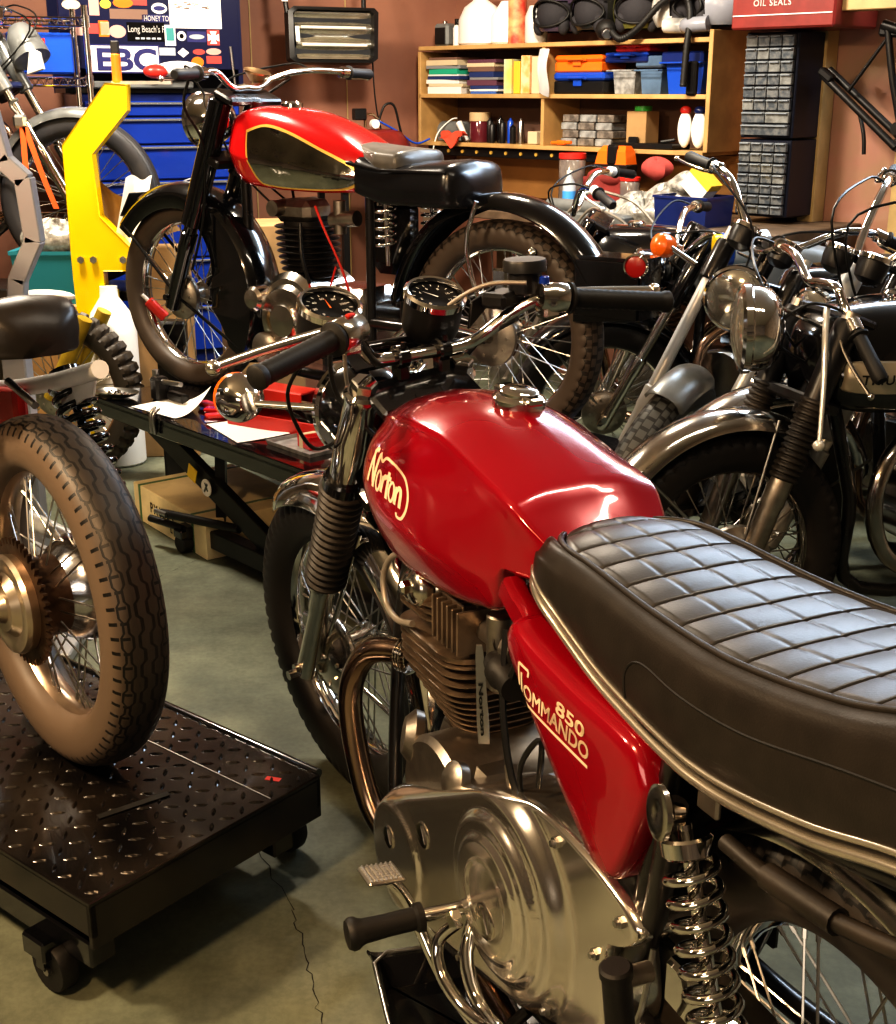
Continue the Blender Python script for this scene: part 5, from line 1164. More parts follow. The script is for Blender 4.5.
def cabinets():
    for k, (z0, h, lb) in enumerate(((.905,.315,'black small parts drawer cabinet, lower of the two stacked'),(1.222,.415,'black small parts drawer cabinet, upper of the two stacked'))):
        t = thing('drawer_cabinet', lb, 'cabinet', RW(1.965,.30,z0), A_R)
        W_ = .245
        g = G(); g.box((W_/2,.14,h/2), (W_,.26,h-.004), b=.004)
        obj('body', g, 'blk_navy', t)
        rows = 7 if k == 0 else 8
        for r in range(rows):
            hh = (h-.02)/rows; z = h-.01-hh*(r+.5)
            big = (k == 1 and r >= 6)
            nn = 2 if big else 4
            for c_ in range(nn if not (k == 1 and r == 7) else 1):
                n2 = nn if not (k == 1 and r == 7) else 1
                w = (W_-.02)/n2; x = .01+w*(c_+.5); mt = 'drawer_a' if (c_*7+r*3) % 5 else 'drawer_b'
                d = obj('drawer', G().box((x,-.002,z), (w-.004,.02,hh-.006), b=.002), mt, t)
                obj('pull', G().box((x,-.016,z+hh*.32), (w-.012,.012,.005), b=.001), 'drawer_l', d)
    t = thing('metal_case', 'red metal case with white lettering on top of the drawer cabinets', 'case', RW(1.955,.40,1.642), A_R)
    obj('body', G().box((.23,.17,.075), (.46,.34,.15), b=.008), 'red_old', t)
    q = textg('OIL SEALS', .034, space=1.15); q = bold(q, .001); q.v = [(p[0]+.10, -.0025, p[1]+.085) for p in q.v]; obj('lettering', q, 'white', t, sm=0)
    obj('stripe', G().box((.23,-.002,.052), (.44,.002,.004)), 'white', t)
    g = G().tube([(.0,0,.0),(.34,0,-.27)], .015, 10); g.tube([(.0,.05,.02),(.34,.05,-.24)], .015, 10); g.tube([(.24,0,.18),(.30,0,.16),(.46,.03,.12)], .02, 10); g.tube([(.26,0,.16),(.30,0,-.02),(.36,.02,-.26),(.38,.02,-.4)], .014, 10, k=4); g.tube([(.24,.02,.17),(.46,.02,.15)], .014, 10); g.tube([(.26,0,.13),(.12,.0,-.06)], .007, 8); g.box((.02,0,.0), (.07,.04,.03), RY(.6), b=.006); g.tube([(.15,.03,-.12),(.19,.02,-.22),(.20,.02,-.30)], .008, 8, k=3)
    g.lathe([(.022,-.008),(.026,0),(.022,.008)], (.335,.0,-.20), (0,1,0), 16); g.lathe([(.022,-.008),(.026,0),(.022,.008)], (.345,.0,-.26), (0,1,0), 16)
    g.box((.30,.02,.155),(.16,.05,.05),RY(.1),b=.01)
    put('motorcycle_subframe', 'black tubular frame section hanging on the insulated wall', 'frame', g, 'blk_sat', RW(2.30,.25,1.47), A_R)

def bench_items():
    def jar(x, v, z, r, h, lb):
        t = thing('jar', lb, 'jar', RW(x,v,z), A_R); obj('body', G().lathe([(r*.95,0),(r,.005),(r,h*.85),(r*.9,h*.9)], (0,0,0), (0,0,1), 22), 'jar_dirty', t); obj('lid', G().cyl((0,0,h*.88),(0,0,h),r*1.03,22,b_=.004), 'redp', t)
    jar(1.15,.40,.90,.062,.24,'tall clear jar with red lid on the bench'); jar(1.50,.42,.88,.045,.17,'short red lidded jar beside the red cloth')
    t = thing('water_bottle', 'plastic water bottle with blue label on the bench', 'bottle', RW(1.235,.52,.88), A_R); obj('body', G().lathe([(.028,0),(.03,.005),(.03,.13),(.012,.165),(.012,.175)], (0,0,0), (0,0,1), 18), 'bottle_c', t); obj('label', G().lathe([(.0308,.05),(.0308,.10)], (0,0,0), (0,0,1), 18), 'label_b', t); obj('cap', G().cyl((0,0,.175),(0,0,.19),.014,12), 'white', t)
    g = G().grid(lambda a, b: V((.22*(a-.5), -.05-.02*sin(6*a), -.15*b+.012*sin(9*a)*(b+.3))), 20, 10); g.merge(G().sphere((0,0,0), .10, 20, (1.2,.6,.45))); put('shop_towel', 'dark red shop towel heaped on the bench', 'cloth', g, 'rag', RW(1.35,.38,1.04), A_R)
    g = G(); rnd = random.Random(9); g.grid(lambda a, b: V((.075*cos(2*pi*a)*sin(pi*b)*(1+.15*sin(5*a*6)), .05*sin(2*pi*a)*sin(pi*b), .045*cos(pi*b)+.008*sin(13*a))), 20, 12, True); put('shop_towel', 'lighter red crumpled towel by the orange tool', 'cloth', g, 'rag_l', RW(1.60,.37,1.085), A_R)
    t = thing('tape_measure_case', 'orange and black strapped tool case hanging under the shelf', 'tool case', RW(1.345,.33,1.09), A_R)
    obj('body', G().loft([[V((-.09,-.04,0)),V((.09,-.04,0)),V((.09,.04,0)),V((-.09,.04,0))],[V((-.075,-.035,.06)),V((.08,-.035,.06)),V((.08,.035,.06)),V((-.075,.035,.06))],[V((-.055,-.02,.085)),V((.07,-.02,.085)),V((.07,.02,.085)),V((-.055,.02,.085))]]), 'orangep', t, sm=20); obj('strap', G().box((.005,-.004,.045), (.055,.085,.09), b=.01), 'blk_sat', t); obj('base', G().box((0,0,-.01), (.19,.09,.03), b=.006), 'blk_sat', t)
    t = thing('plastic_crate', 'blue plastic bin of bagged parts on the bench end', 'bin', RW(1.93,.55,.80), A_R)
    obj('body', G().loft([[V((sx*.13*k, sy*.1*k, z)) for sx, sy in ((-1,-1),(1,-1),(1,1),(-1,1))] for k, z in ((.9,0),(1,.19),(1.04,.19),(1.04,.2),(.96,.2),(.86,.02))]), 'navyp', t, sm=20)
    t = thing('parts_carton', 'white and yellow printed box tipped in the blue bin', 'box', RW(1.94,.52,1.04), A_R, R=RZ(A_R) @ RY(.7)); obj('body', G().box((0,0,0), (.12,.08,.10), b=.002), 'white', t); obj('print_band', G().box((0,0,.036), (.122,.082,.03)), 'bk_yel', t)
    rnd = random.Random(11)
    for i, (x, v, z, r) in enumerate(((1.62,.5,.93,.09),(1.74,.45,.97,.09),(1.70,.58,.90,.10),(1.85,.45,1.03,.08),(1.55,.60,.88,.08))):
        ph = rnd.random()*6; g = G().grid(lambda a, b: V((r*1.35*cos(2*pi*a)*sin(pi*b)*(1+.18*sin(2*pi*a*5+ph)), r*.8*sin(2*pi*a)*sin(pi*b)*(1+.15*sin(9*b+ph)), r*.62*cos(pi*b)*(1+.25*sin(2*pi*a*7+b*8+ph)))), 42, 22, True)
        put('parts_bag', ['clear plastic bag of parts beside the red towel','crumpled clear bag of parts against the plywood','front clear bag of parts spilling over the bench edge','clear bag heaped on top of the blue bin','small clear bag low on the bench'][i], 'bag', g, 'bag_parts', RW(x,v,z), A_R, sm=25)
    put('bench_tray', 'grey tray with rolled paper at the bench edge', 'tray', G().box((0,0,0),(.5,.2,.10),b=.01).cyl((-.2,-.05,.07),(.1,-.06,.07),.03,14), 'grey_d', RW(1.45,.62,.86), A_R)
    for i, (p0, p1, lb) in enumerate((((1.55,.9,.93),(2.0,.9,.90),'pale looped cable standing above the parked machines'),((1.5,.8,.86),(1.9,.85,.80),'lower looped grey cable above the parked machines'))):
        a, b = RW(*p0), RW(*p1); c = (a+b)/2+V((0,0,.10)); g = G().tube([a-a, (c-a)*.5+V((0,0,.045)), c-a, (c-a)+(b-c)*.55+V((0,0,.03)), b-a], .006, 8, k=8); put('looped_cable', lb, 'cable', g, 'wire_g', a, 0)
    t = thing('grease_tin', 'blue and white tin with yellow end among the handlebars', 'tin', (.95,4.15,.93), 0); obj('body', G().cyl((-.05,0,.0),(.07,.02,.01),.05,22), 'white_b', t); obj('lid', G().cyl((-.075,0,-.002),(-.045,0,.0),.052,22), 'bluep', t); obj('band', G().cyl((-.10,0,-.002),(-.075,0,.0),.047,22), 'yellow', t)

def left_wall_items():
    # tool chest
    t = thing('tool_chest', 'tall blue roller tool chest with bright drawer edges', 'tool chest', LW(-2.05,.5,0), A_L)
    obj('body', G().box((.36,.24,.72), (.71,.47,1.36), b=.006), 'blue_d', t)
    z = 1.37
    for i, h in enumerate((.07,.12,.155,.155,.20,.22,.22)):
        for x0, x1 in ((.01,.71),):
            d = obj('drawer', G().box(((x0+x1)/2,-.006,z-h/2), (x1-x0-.008,.018,h-.008), b=.004), 'blue', t)
            obj('pull', G().box(((x0+x1)/2,-.024,z-.014), (x1-x0-.03,.014,.010), b=.003), 'trimalu', d)
        z -= h
    for x in (.08,.64):
        for y in (.08,.4): obj('caster', G().cyl((x-.015,y,.03),(x+.015,y,.03),.03,14), 'rub', t)
    # hutch with stickers
    t = thing('tool_hutch', 'dark navy tool chest hutch plastered with stickers', 'cabinet', LW(-2.75,.49,1.40), A_L)
    obj('back_panel', G().box((1.04,.30,.32), (.80,.01,.64)), 'navy', t); obj('front_panel', G().box((1.035,.005,.38), (.79,.012,.56), b=.003), 'navy', t); obj('side_panel', G().box((1.43,.15,.32), (.02,.30,.64)), 'navy', t); obj('tray', G().box((1.04,.13,.01), (.80,.28,.02)), 'blk_sat', t)
    obj('gas_strut', G().tube([(1.40,-.005,.02),(1.385,-.005,.20)], .006, 8), 'steel', t)
    def px(x, y): return (-1.989+(x-90)*.00434+2.75, 1.600-(y-45)*.0041-1.40)
    def stk(x0, y0, x1, y1, mat, lb=None, shape='r', off=.0015):
        ax, az = px(x0, y1); bx, bz = px(x1, y0); g = G()
        if shape == 'r': g.box(((ax+bx)/2,-off,(az+bz)/2), (bx-ax,.001,bz-az))
        elif shape == 'o': g.loft([[V(((ax+bx)/2+(bx-ax)/2*cos(2*pi*i/28), -off-h, (az+bz)/2+(bz-az)/2*sin(2*pi*i/28))) for i in range(28)] for h in (0,.001)])
        elif shape == 'd': g.prism([((ax+bx)/2,az),(bx,(az+bz)/2),((ax+bx)/2,bz),(ax,(az+bz)/2)], (0,-off,0), (1,0,0), (0,0,1), -.001)
        return obj('sticker', g, mat, t, lb, sm=0)
    def word(s_, x0, y0, x1, y1, mat, par, off=.0035, sh=0, bd=.001):
        ax, az = px(x0, y1); bx, bz = px(x1, y0); q = textg(s_, .05, shear=sh); w = max(p[0] for p in q.v); mn = min(p[0] for p in q.v); h = max(p[1] for p in q.v); m0 = min(p[1] for p in q.v); q = bold(q, bd)
        q.v = [(ax+(p[0]-mn)/(w-mn)*(bx-ax), -off, az+(p[1]-m0)/(h-m0)*(bz-az)) for p in q.v]; return obj('sticker_lettering', q, mat, par, sm=0)
    s_ = stk(172,-10,226,27,'paper','blank white sheet'); 
    g = G(); rnd = random.Random(2)
    for i in range(16):
        x, z = px(178+rnd.random()*34, 0+rnd.random()*7); g.box((x,-.0032,z), (.006+.02*rnd.random(),.0006,.004))
    obj('faint_print', g, 'bk_brown', s_, sm=0)
    s_ = stk(89,44.5,159.5,73.5,'stk_navy','white banner sticker with navy letters'); s_2 = stk(90.5,46,158,72,'stk_pale','banner ground', off=.0028)
    q = textg('EBC', .05, off=.0016); ax_, az_ = px(94.5, 70); bx_, bz_ = px(156, 48); w_ = max(p[0] for p in q.v); h_ = max(p[1] for p in q.v); q.v = [(ax_+p[0]/w_*(bx_-ax_), -.0048, az_+p[1]/h_*(bz_-az_)) for p in q.v]; obj('sticker_lettering', q, 'stk_navy', s_2, sm=0)
    s_ = stk(128,22,166,41,'blk','black slogan sticker'); word("Long Beach's F", 129, 25, 166, 34, 'white', s_, bd=.0006)
    for q_ in range(5): stk(136+5.5*q_, 37, 140+5.5*q_, 39, 'stk_grey', off=.0028)
    stk(166,24,177,45,'white','white framed sticker'); stk(167.5,27,175.5,40,'teal_s', off=.0028); stk(178.5,30,188,40,'white','round white sticker','o'); stk(181,32.5,185.5,37.5,'blk', shape='o', off=.0028)
    stk(189,30,209,41,'stk_navy'); w1 = stk(191,33,207,38,'stk_grey', shape='o', off=.0028); stk(210,28,223,44,'stk_red'); g = G()
    cx, cz = px(216.5, 36)
    for a in range(4): g.prism([(-.004,.0),(.004,0),(.016,.026),(-.016,.026)], (cx,-.004,cz), (cos(a*pi/2),0,sin(a*pi/2)), (-sin(a*pi/2),0,cos(a*pi/2)), -.0008)
    obj('cross_emblem', g, 'white', w1, sm=0)
    stk(159,47,176,55,'stk_grey'); stk(178,47,190,57,'white','diamond sticker','d'); stk(194,48,207,54,'stk_red','red oval sticker','o'); a_ = stk(208,47,224,54,'stk_pink', shape='o'); stk(208,55,224,63,'stk_red'); stk(192,56,205,67,'orangep','orange round sticker','o')
    stk(66,1,84,11,'bk_cream','cream oval sticker','o'); stk(92,0,102,16,'stk_pink'); stk(103,0,114,9,'bk_yel','yellow round sticker','o'); stk(116,-2,136,8,'orangep','orange oval sticker','o'); stk(154,2,170,13,'white','white oval sticker','o'); stk(156,5,168,10,'stk_navy', shape='o', off=.0028)
    stk(112,9,150,19,'bk_brown'); stk(126,-4,150,5,'stk_red'); s_ = stk(144,14,172,21,'stk_navy'); word('HONEY TO', 146, 15, 171, 20.5, 'white', s_)
    s_ = stk(88,24,101,34,'stk_red'); s_ = stk(100,21,110,37,'orangep'); word('1', 102, 23, 108, 35, 'bk_cream', s_, bd=.002); stk(110,25,127,38,'stk_pink','pale oval sticker','o'); stk(72,26,86,36,'stk_pink')
    # wire rack
    t = thing('wire_rack', 'chrome wire shelving rack beside the stickered hutch', 'rack', LW(-2.06,.82,0), A_L)
    for x in (-.0,-.5):
        for y in (0,.28): obj('post', G().tube([(x,y,0),(x,y,1.74)], .0125, 12), 'chrome', t)
    for z in (.35,.9,1.46,1.69):
        g = G()
        for y in (0,.28):
            g.tube([(0,y,z),(-.5,y,z)], .004, 6); g.tube([(0,y,z-.03),(-.5,y,z-.03)], .004, 6); g.tube([(-.5*i/30,y,z-.03*(i % 2)) for i in range(31)], .003, 5)
        for i in range(10): g.tube([(-.05*i-.02,0,z),(-.05*i-.02,.28,z)], .002, 4)
        obj('wire_shelf', g, 'chrome', t)
        for x in (0,-.5): obj('collar', G().cyl((x,0,z-.035),(x,0,z+.01),.018,12), 'chrome', t)
    t = thing('storage_bin', 'blue bin with green and red label on the wire rack', 'bin', LW(-2.24,.68,1.475), A_L); obj('body', G().box((0,0,.08), (.26,.2,.16), b=.008), 'bluep', t); obj('label', G().box((-.02,-.102,.10), (.08,.003,.075)), 'redp', t); obj('label_band', G().box((-.02,-.104,.09), (.07,.002,.025)), 'greenp', t)
    put('metal_tray', 'grey metal tray on the rack shelf by the orange clamp', 'tray', G().box((0,0,0), (.45,.25,.03), b=.006), 'grey_d', LW(-1.78,.42,1.435), A_L)
    put('seat_cover', 'red and white striped moulding lying on the tool chest', 'moulding', G().sphere((0,0,0), .05, 18, (2.2,1,.7)), 'white', LW(-1.62,.56,1.50), A_L); put('seat_stripe', 'red oval panel beside the white moulding on the chest', 'moulding', G().sphere((0,0,0), .038, 16, (1.5,.9,.8)), 'redp', LW(-1.73,.58,1.49), A_L)
    # heater lamp
    t = thing('work_heater', 'black framed halogen heater hanging on the plywood wall', 'heater', LW(-.80,.30,1.66), A_L, R=RZ(A_L) @ RX(-.15))
    g = G(); w, h = .47, .255
    g.loft([[V((x*k, y, z*k)) for x, z in ((-.5*w,-.5*h+.02),(-.5*w+.03,-.5*h),(.5*w-.05,-.5*h),(.5*w-.02,-.5*h+.02),(.5*w,.5*h-.02),(.5*w-.02,.5*h),(-.5*w+.04,.5*h),(-.5*w+.01,.5*h-.02))] for k, y in ((.9,.06),(1,.03),(1,-.03),(.90,-.035),(.87,.0),(.02,.01))]); obj('housing', g, 'blk_sat', t, sm=30)
    obj('reflector', G().grid(lambda a, b: V((.40*(a-.5)+.01, .008+.018*sin(pi*b*3)**2-.02, .215*(b-.5))), 4, 30), 'refl', t, sm=60)
    for z in (-.045,.035): obj('heating_tube', G().tube([(-.165,-.022,z),(.165,-.022,z)], .007, 10), 'tube_glass', t)
    obj('warning_label', G().box((-.19,-.040,.0), (.02,.003,.07)), 'white', t); obj('hanging_strap', G().tube([(-.22,.0,.10),(-.235,0,.28),(-.23,.05,.55)], .012, 8), 'blk_sat', t); obj('hanging_strap', G().tube([(.17,0,.12),(.19,.02,.3)], .012, 8), 'blk_sat', t)
    for k in range(3): obj('strap_band', G().box((-.232,-.014,.16+.05*k), (.03,.006,.02)), 'white', t)
    g = G().tube([(0,0,0),(.01,0,-.2),(.03,0,-.33),(.06,0,-.42),(.10,0,-.46)], .004, 6, k=6); put('heater_cord', 'thin black cord trailing down from the heater', 'cord', g, 'wire', LW(-.585,.27,1.60), A_L)
    # red pressure tank with gauge
    t = thing('air_tank', 'red portable air tank behind the chromed tank of the lifted machine', 'air tank', LW(-.62,.35,1.10), A_L)
    g = G().lathe([(0,-.19),(.06,-.18),(.10,-.14),(.11,-.1),(.11,.1),(.10,.14),(.06,.18),(0,.19)], (0,0,.02), (1,0,0), 26); obj('tank', g, 'red_old', t); obj('pressure_switch', G().box((-.07,0,.20), (.06,.05,.055), b=.004), 'blk_sat', t); g = G().tube([(-.04,0,.14),(-.04,0,.2),(.0,0,.2),(.05,0,.16)], .007, 8); obj('pipe', g, 'brass', t); obj('pressure_gauge', G().cyl((.0,-.04,.155),(.0,-.01,.155),.022,18), 'white', t)
    obj('hose', G().tube([(.03,0,.16),(.06,-.01,.24),(.11,-.01,.24),(.14,-.01,.14),(.17,-.01,.02)], .006, 8, k=6), 'wire', t); obj('air_line', G().tube([(.02,-.02,.17),(.12,-.02,.12),(.22,-.02,.06),(.30,-.02,.08)], .005, 8, k=6), 'bluep', t)
    t = thing('stand', 'low steel stand carrying the red air tank', 'stand', LW(-.62,.35,0), A_L)
    obj('top', G().box((0,0,.96), (.5,.4,.03), b=.004), 'blk_sat', t)
    for x in (-.22,.22):
        for y in (-.17,.17): obj('leg', G().box((x,y,.475), (.03,.03,.95)), 'blk_sat', t)

def lifts():
    # ---- near lift
    t = thing('motorcycle_lift', 'low black diamond plate lift on casters under the bare rear wheel', 'lift', (-.545,1.665,0), D(51))
    W_, L_, z = .50, 2.1, .235
    obj('platform', G().box((W_/2,L_/2,z-.006), (W_,L_,.012), b=.002).box((W_/2,.006,z-.045),(W_,.012,.08),b=.002).box((.006,L_/2,z-.035),(.012,L_,.06),b=.002).box((W_-.006,L_/2,z-.035),(.012,L_,.06),b=.002), 'blk_plate', t)
    g = G(); rnd = random.Random(4)
    for i in range(15):
        for j in range(58):
            x, y = .022+i*.034, .02+j*.034
            if .20 < x < .33 and .60 < y < .615: continue
            a = pi/4 if (i+j) % 2 else -pi/4; dx, dy = cos(a), sin(a); vs = []
            for q, w, h in ((-.0130,.0006,0),(-.007,.0034,.0001),(0,.0042,.0002),(.007,.0034,.0001),(.0130,.0006,0)):
                vs += [(x+dx*q-dy*w, y+dy*q+dx*w, z), (x+dx*q, y+dy*q, z+(.0030 if abs(q) < .01 else .0004)), (x+dx*q+dy*w, y+dy*q-dx*w, z)]
            g.add(vs, [(3*k,3*k+1,3*k+4,3*k+3) for k in range(4)]+[(3*k+1,3*k+2,3*k+5,3*k+4) for k in range(4)])
    o = obj('tread_pattern', g, 'blk_plate', t, sm=0); o['kind'] = 'stuff'
    obj('edge_lip', G().tube([(W_+.004,.01,z-.004),(W_+.004,L_,z-.004)], .010, 10), 'blk', t)
    obj('slot', G().box((.22,.175,z+.0026), (.13,.014,.001), RZ(-.25)), 'matte', t); obj('seam', G().box((.385,.27,z+.0006), (.002,.52,.0012)), 'steel', t)
    obj('paint_mark', G().box((.435,.055,z+.0006), (.012,.028,.0008), RZ(.4)), 'redmat', t, 'small red paint mark')
    g = G(); g.box((.05,L_/2,.10), (.05,L_-.1,.05), b=.004); g.box((W_-.05,L_/2,.10), (.05,L_-.1,.05), b=.004); g.box((W_/2,.16,.085), (W_+.02,.06,.04), b=.004); g.box((W_/2,1.9,.085), (W_+.02,.06,.04), b=.004); obj('base_frame', g, 'blk', t)
    for s in (0,1): obj('scissor_arm', G().box((.1+.3*s,1.0,.14), (.02,1.2,.05), RX(.06), b=.003), 'blk', t)
    for x in (.02,W_+.045):
        for y in (.145,1.9):
            c_ = obj('caster', G().lathe([(.012,-.014),(.042,-.016),(.045,-.011),(.045,.011),(.042,.016),(.012,.014)], (x,y,.0455), (1,0,0), 24), 'rub', t); obj('axle', G().cyl((x-.02,y,.041),(x+.02,y,.041),.008,8), 'steel', c_)
            obj('fork', G().box((x,y+.03,.092), (.044,.05,.008), b=.002).box((x-.021,y+.01,.068),(.003,.022,.05)).box((x+.021,y+.01,.068),(.003,.022,.05)), 'blk', c_)
    # ---- far scissor lift table
    t = thing('lift_table', 'raised black scissor lift table carrying the red and chrome machine', 'lift', (-1.18,4.25,0), D(-48))
    z = .42
    g = G().box((1.02,.45,z-.012), (2.15,.90,.024), b=.003); g.box((1.02,.012,z-.035), (2.15,.024,.05), b=.003); g.box((1.02,.888,z-.035), (2.15,.024,.05), b=.003); obj('table_top', g, 'blk', t)
    for y in (.06,.84):
        g = G().box((.63,y,.22), (.86,.03,.075), RY(.367), b=.003); g.tube([(.62,y+.02,.37),(.60,y+.02,.06)], .022, 4); a_ = obj('scissor_arm', g, 'blk_sat', t, sm=20)
        if y < .5:
            obj('warning_label', G().box((.52,y-.028,.262), (.05,.002,.045), RY(.37)), 'yellow', a_, 'yellow warning label'); d_ = obj('round_label', G().cyl((.60,y-.026,.232),(.60,y-.029,.232),.028,20), 'white', a_, 'round white label'); g = G().box((.60,y-.0295,.232), (.007,.002,.035), RY(.6)).box((.603,y-.0297,.235),(.005,.002,.03),RY(-.5)); obj('pictogram', g, 'blk', d_, sm=0)
    g = G(); g.box((1.1,.05,.065), (1.3,.05,.06), b=.004); g.box((1.1,.80,.065), (1.3,.05,.06), b=.004); g.box((.50,.42,.07), (.06,.85,.04), b=.004); g.tube([(.42,-.03,.12),(.75,.05,.13)], .014, 8); g.tube([(.36,-.04,.09),(.5,.0,.08)], .012, 8); obj('base_frame', g, 'blk_sat', t)
    obj('pedal_bolt', G().cyl((.40,-.04,.125),(.46,-.035,.125),.008,8), 'steel', t)
    for x in (.50,1.7):
        for y in (.0,.82): c_ = obj('caster', G().cyl((x,y-.02,.032),(x,y+.02,.032),.031,18,b_=.004), 'rub', t); obj('fork', G().box((x,y,.065), (.05,.05,.03), b=.004), 'blk', c_)
    def tt(x, y, z=.42): m = t.matrix_world @ V((x,y,z)); return m
    A = D(-48)
    d = thing('parts_dish', 'oval steel dish of small parts at the table end', 'dish', tt(.03,.05), A+.4); obj('bowl', G().grid(lambda a, b: V((.085*cos(2*pi*a)*(.25+.75*b), .05*sin(2*pi*a)*(.25+.75*b), .004+.018*b**3)), 28, 6, True).lathe([(.0,0),(.02,0),(.02,.01)],(0,0,0),(0,0,1),12), 'steel', d, sm=60)
    g = G(); rnd = random.Random(6)
    for i in range(26):
        a, r = rnd.random()*6.3, rnd.random()**.5; g.cyl((.055*r*cos(a),.03*r*sin(a),.008), (.055*r*cos(a)+rnd.uniform(-.01,.01),.03*r*sin(a)+rnd.uniform(-.01,.01),.016), .004, 6)
    o = put('small_parts', 'loose bolts and washers in the steel dish', 'bolts', g, 'chrome', tt(.03,.05), A); o['kind'] = 'stuff'
    def sheet(x, y, w, h, rz, lb, curl=.02, mat='paper'):
        g = G().grid(lambda a, b: V((w*(a-.5), h*(b-.5), .0015+curl*max(0,(a+b-1.1))**2*2)), 14, 14); put('paper_sheet', lb, 'paper', g, mat, tt(x,y,.4205), A+rz)
    sheet(.30,.10,.24,.15,.1,'curled white paper draped near the table edge',.05); sheet(.70,.13,.26,.17,-.2,'white instruction sheet lying in front of the red jack',.004); sheet(.42,.28,.14,.12,.6,'small folded white paper standing behind the red scraps',.09)
    for i, (x, y, mat, lb) in enumerate(((.38,.19,'redmat','red plastic packet on the papers'),(.46,.17,'red2','red and white packet beside the blue one'),(.53,.13,'redp','red cloth scrap on the white sheet'),(.47,.24,'bluep','small blue packet among the papers'))):
        put('packet', lb, 'packet', G().box((0,0,.008), (.075,.04,.014), b=.004), mat, tt(x,y,.427), A+i*.6)
    # clamps under the front wheel
    d = thing('wheel_clamp', 'black clamp with a bar handle on the table end', 'clamp', tt(.16,.14), A); obj('body', G().box((0,0,.04), (.05,.05,.08), b=.008).box((.08,.02,.02),(.10,.03,.03),b=.006), 'blk_sat', d); obj('handle', G().tube([(-.05,0,.06),(.14,0,.075)], .009, 10).cyl((-.02,0,.0),(-.02,0,.1),.012,10), 'steel', d)
    put('spring_clip', 'two steel spring clips hanging on the table edge', 'clip', G().tube([(0,0,.03),(.0,-.02,.01),(.0,-.02,-.05)], .006, 8, k=3).tube([(.02,0,.03),(.022,-.025,.01),(.022,-.02,-.05)], .006, 8, k=3), 'steel', tt(.36,.01,.42), A)
    # red scissor jack
    d = thing('scissor_jack', 'red and black scissor jack lying on the lift table', 'jack', tt(.60,.18,.421), A+.28)
    obj('base_channel', G().box((.16,.0,.004), (.36,.10,.008), b=.002).box((.16,-.05,.022),(.36,.006,.044),b=.002).box((.16,.05,.022),(.36,.006,.044),b=.002), 'redmat', d); obj('top_channel', G().box((.14,.0,.125), (.26,.085,.008), b=.002).box((.14,-.043,.105),(.26,.006,.044),b=.002).box((.14,.043,.105),(.26,.006,.044),b=.002), 'redmat', d)
    obj('arm', G().box((.09,0,.065), (.20,.07,.018), RY(-.45), b=.003), 'blk', d); obj('arm', G().box((.22,0,.065), (.20,.07,.018), RY(.45), b=.003), 'blk', d); obj('screw', G().cyl((-.03,0,.062),(.38,0,.062),.009,12), 'steel', d); obj('roller', G().cyl((.0,-.045,.025),(.0,.045,.025),.016,14), 'blk_sat', d)
    d = thing('spark_plug_box', 'small red box in a clear tray beside the jack', 'box', tt(1.0,.15,.421), A-.1); obj('carton', G().box((0,0,.022), (.07,.05,.04), b=.002), 'red2', d); obj('print_band', G().box((-.012,0,.022), (.02,.052,.042)), 'bk_cream', d)
    put('clear_tray', 'clear plastic tray under the small red box', 'tray', G().loft([[V((x*k,y*k,z_)) for x,y in ((-.11,-.07),(.11,-.07),(.11,.07),(-.11,.07))] for k,z_ in ((.95,0),(1,.012),(.97,.012),(.93,.002))]), 'frost', tt(.98,.15,.4205), A)
    # wooden crate on the floor
    d = thing('wooden_crate', 'flat strapped wooden crate with stencilled marks on the floor', 'crate', (-1.085,4.23,0), D(-53))
    obj('box', G().box((.27,.19,.065), (.54,.38,.13), b=.002), 'crate', d)
    for x in (.05,.45): obj('strap', G().box((x,.19,.065), (.014,.383,.133)), 'strap_g', d)
    q = bold(textg('PX18X3', .055, space=1.3), .002); q.v = [(p[0]*.8+.13, -.0015, p[1]*.9+.055) for p in q.v]; obj('stencil', q, 'stencil', d, 'stencilled lettering', sm=0); q = bold(textg('L', .03), .002); q.v = [(p[0]+.28, -.0015, p[1]+.022) for p in q.v]; obj('stencil', q, 'stencil', d, sm=0)
    # drip pan
    g = G().loft([[V((p.x*k,p.y*k,z_)) for p in smooth([(-.14,-.19,0),(.14,-.19,0),(.16,-.17,0),(.16,.17,0),(.14,.19,0),(-.14,.19,0),(-.16,.17,0),(-.16,-.17,0),(-.14,-.19,0)], 3)[:-1]] for k, z_ in ((.88,0),(1,.045),(1.03,.05),(1.03,.053),(.97,.05),(.86,.006))], cap=True)
    put('drip_pan', 'black metal drip pan on the floor under the polished engine cover', 'pan', g, 'blk', (.075,1.63,0), D(12)); pn = bpy.context.scene.collection.objects['drip_pan']; obj('rolled_rim', G().tube([(-.164,-.17,.052),(-.14,-.195,.052),(.14,-.195,.052),(.164,-.17,.052),(.164,.17,.052),(.14,.195,.052),(-.14,.195,.052),(-.164,.17,.052)], .004, 10, closed=True), 'steel', pn)

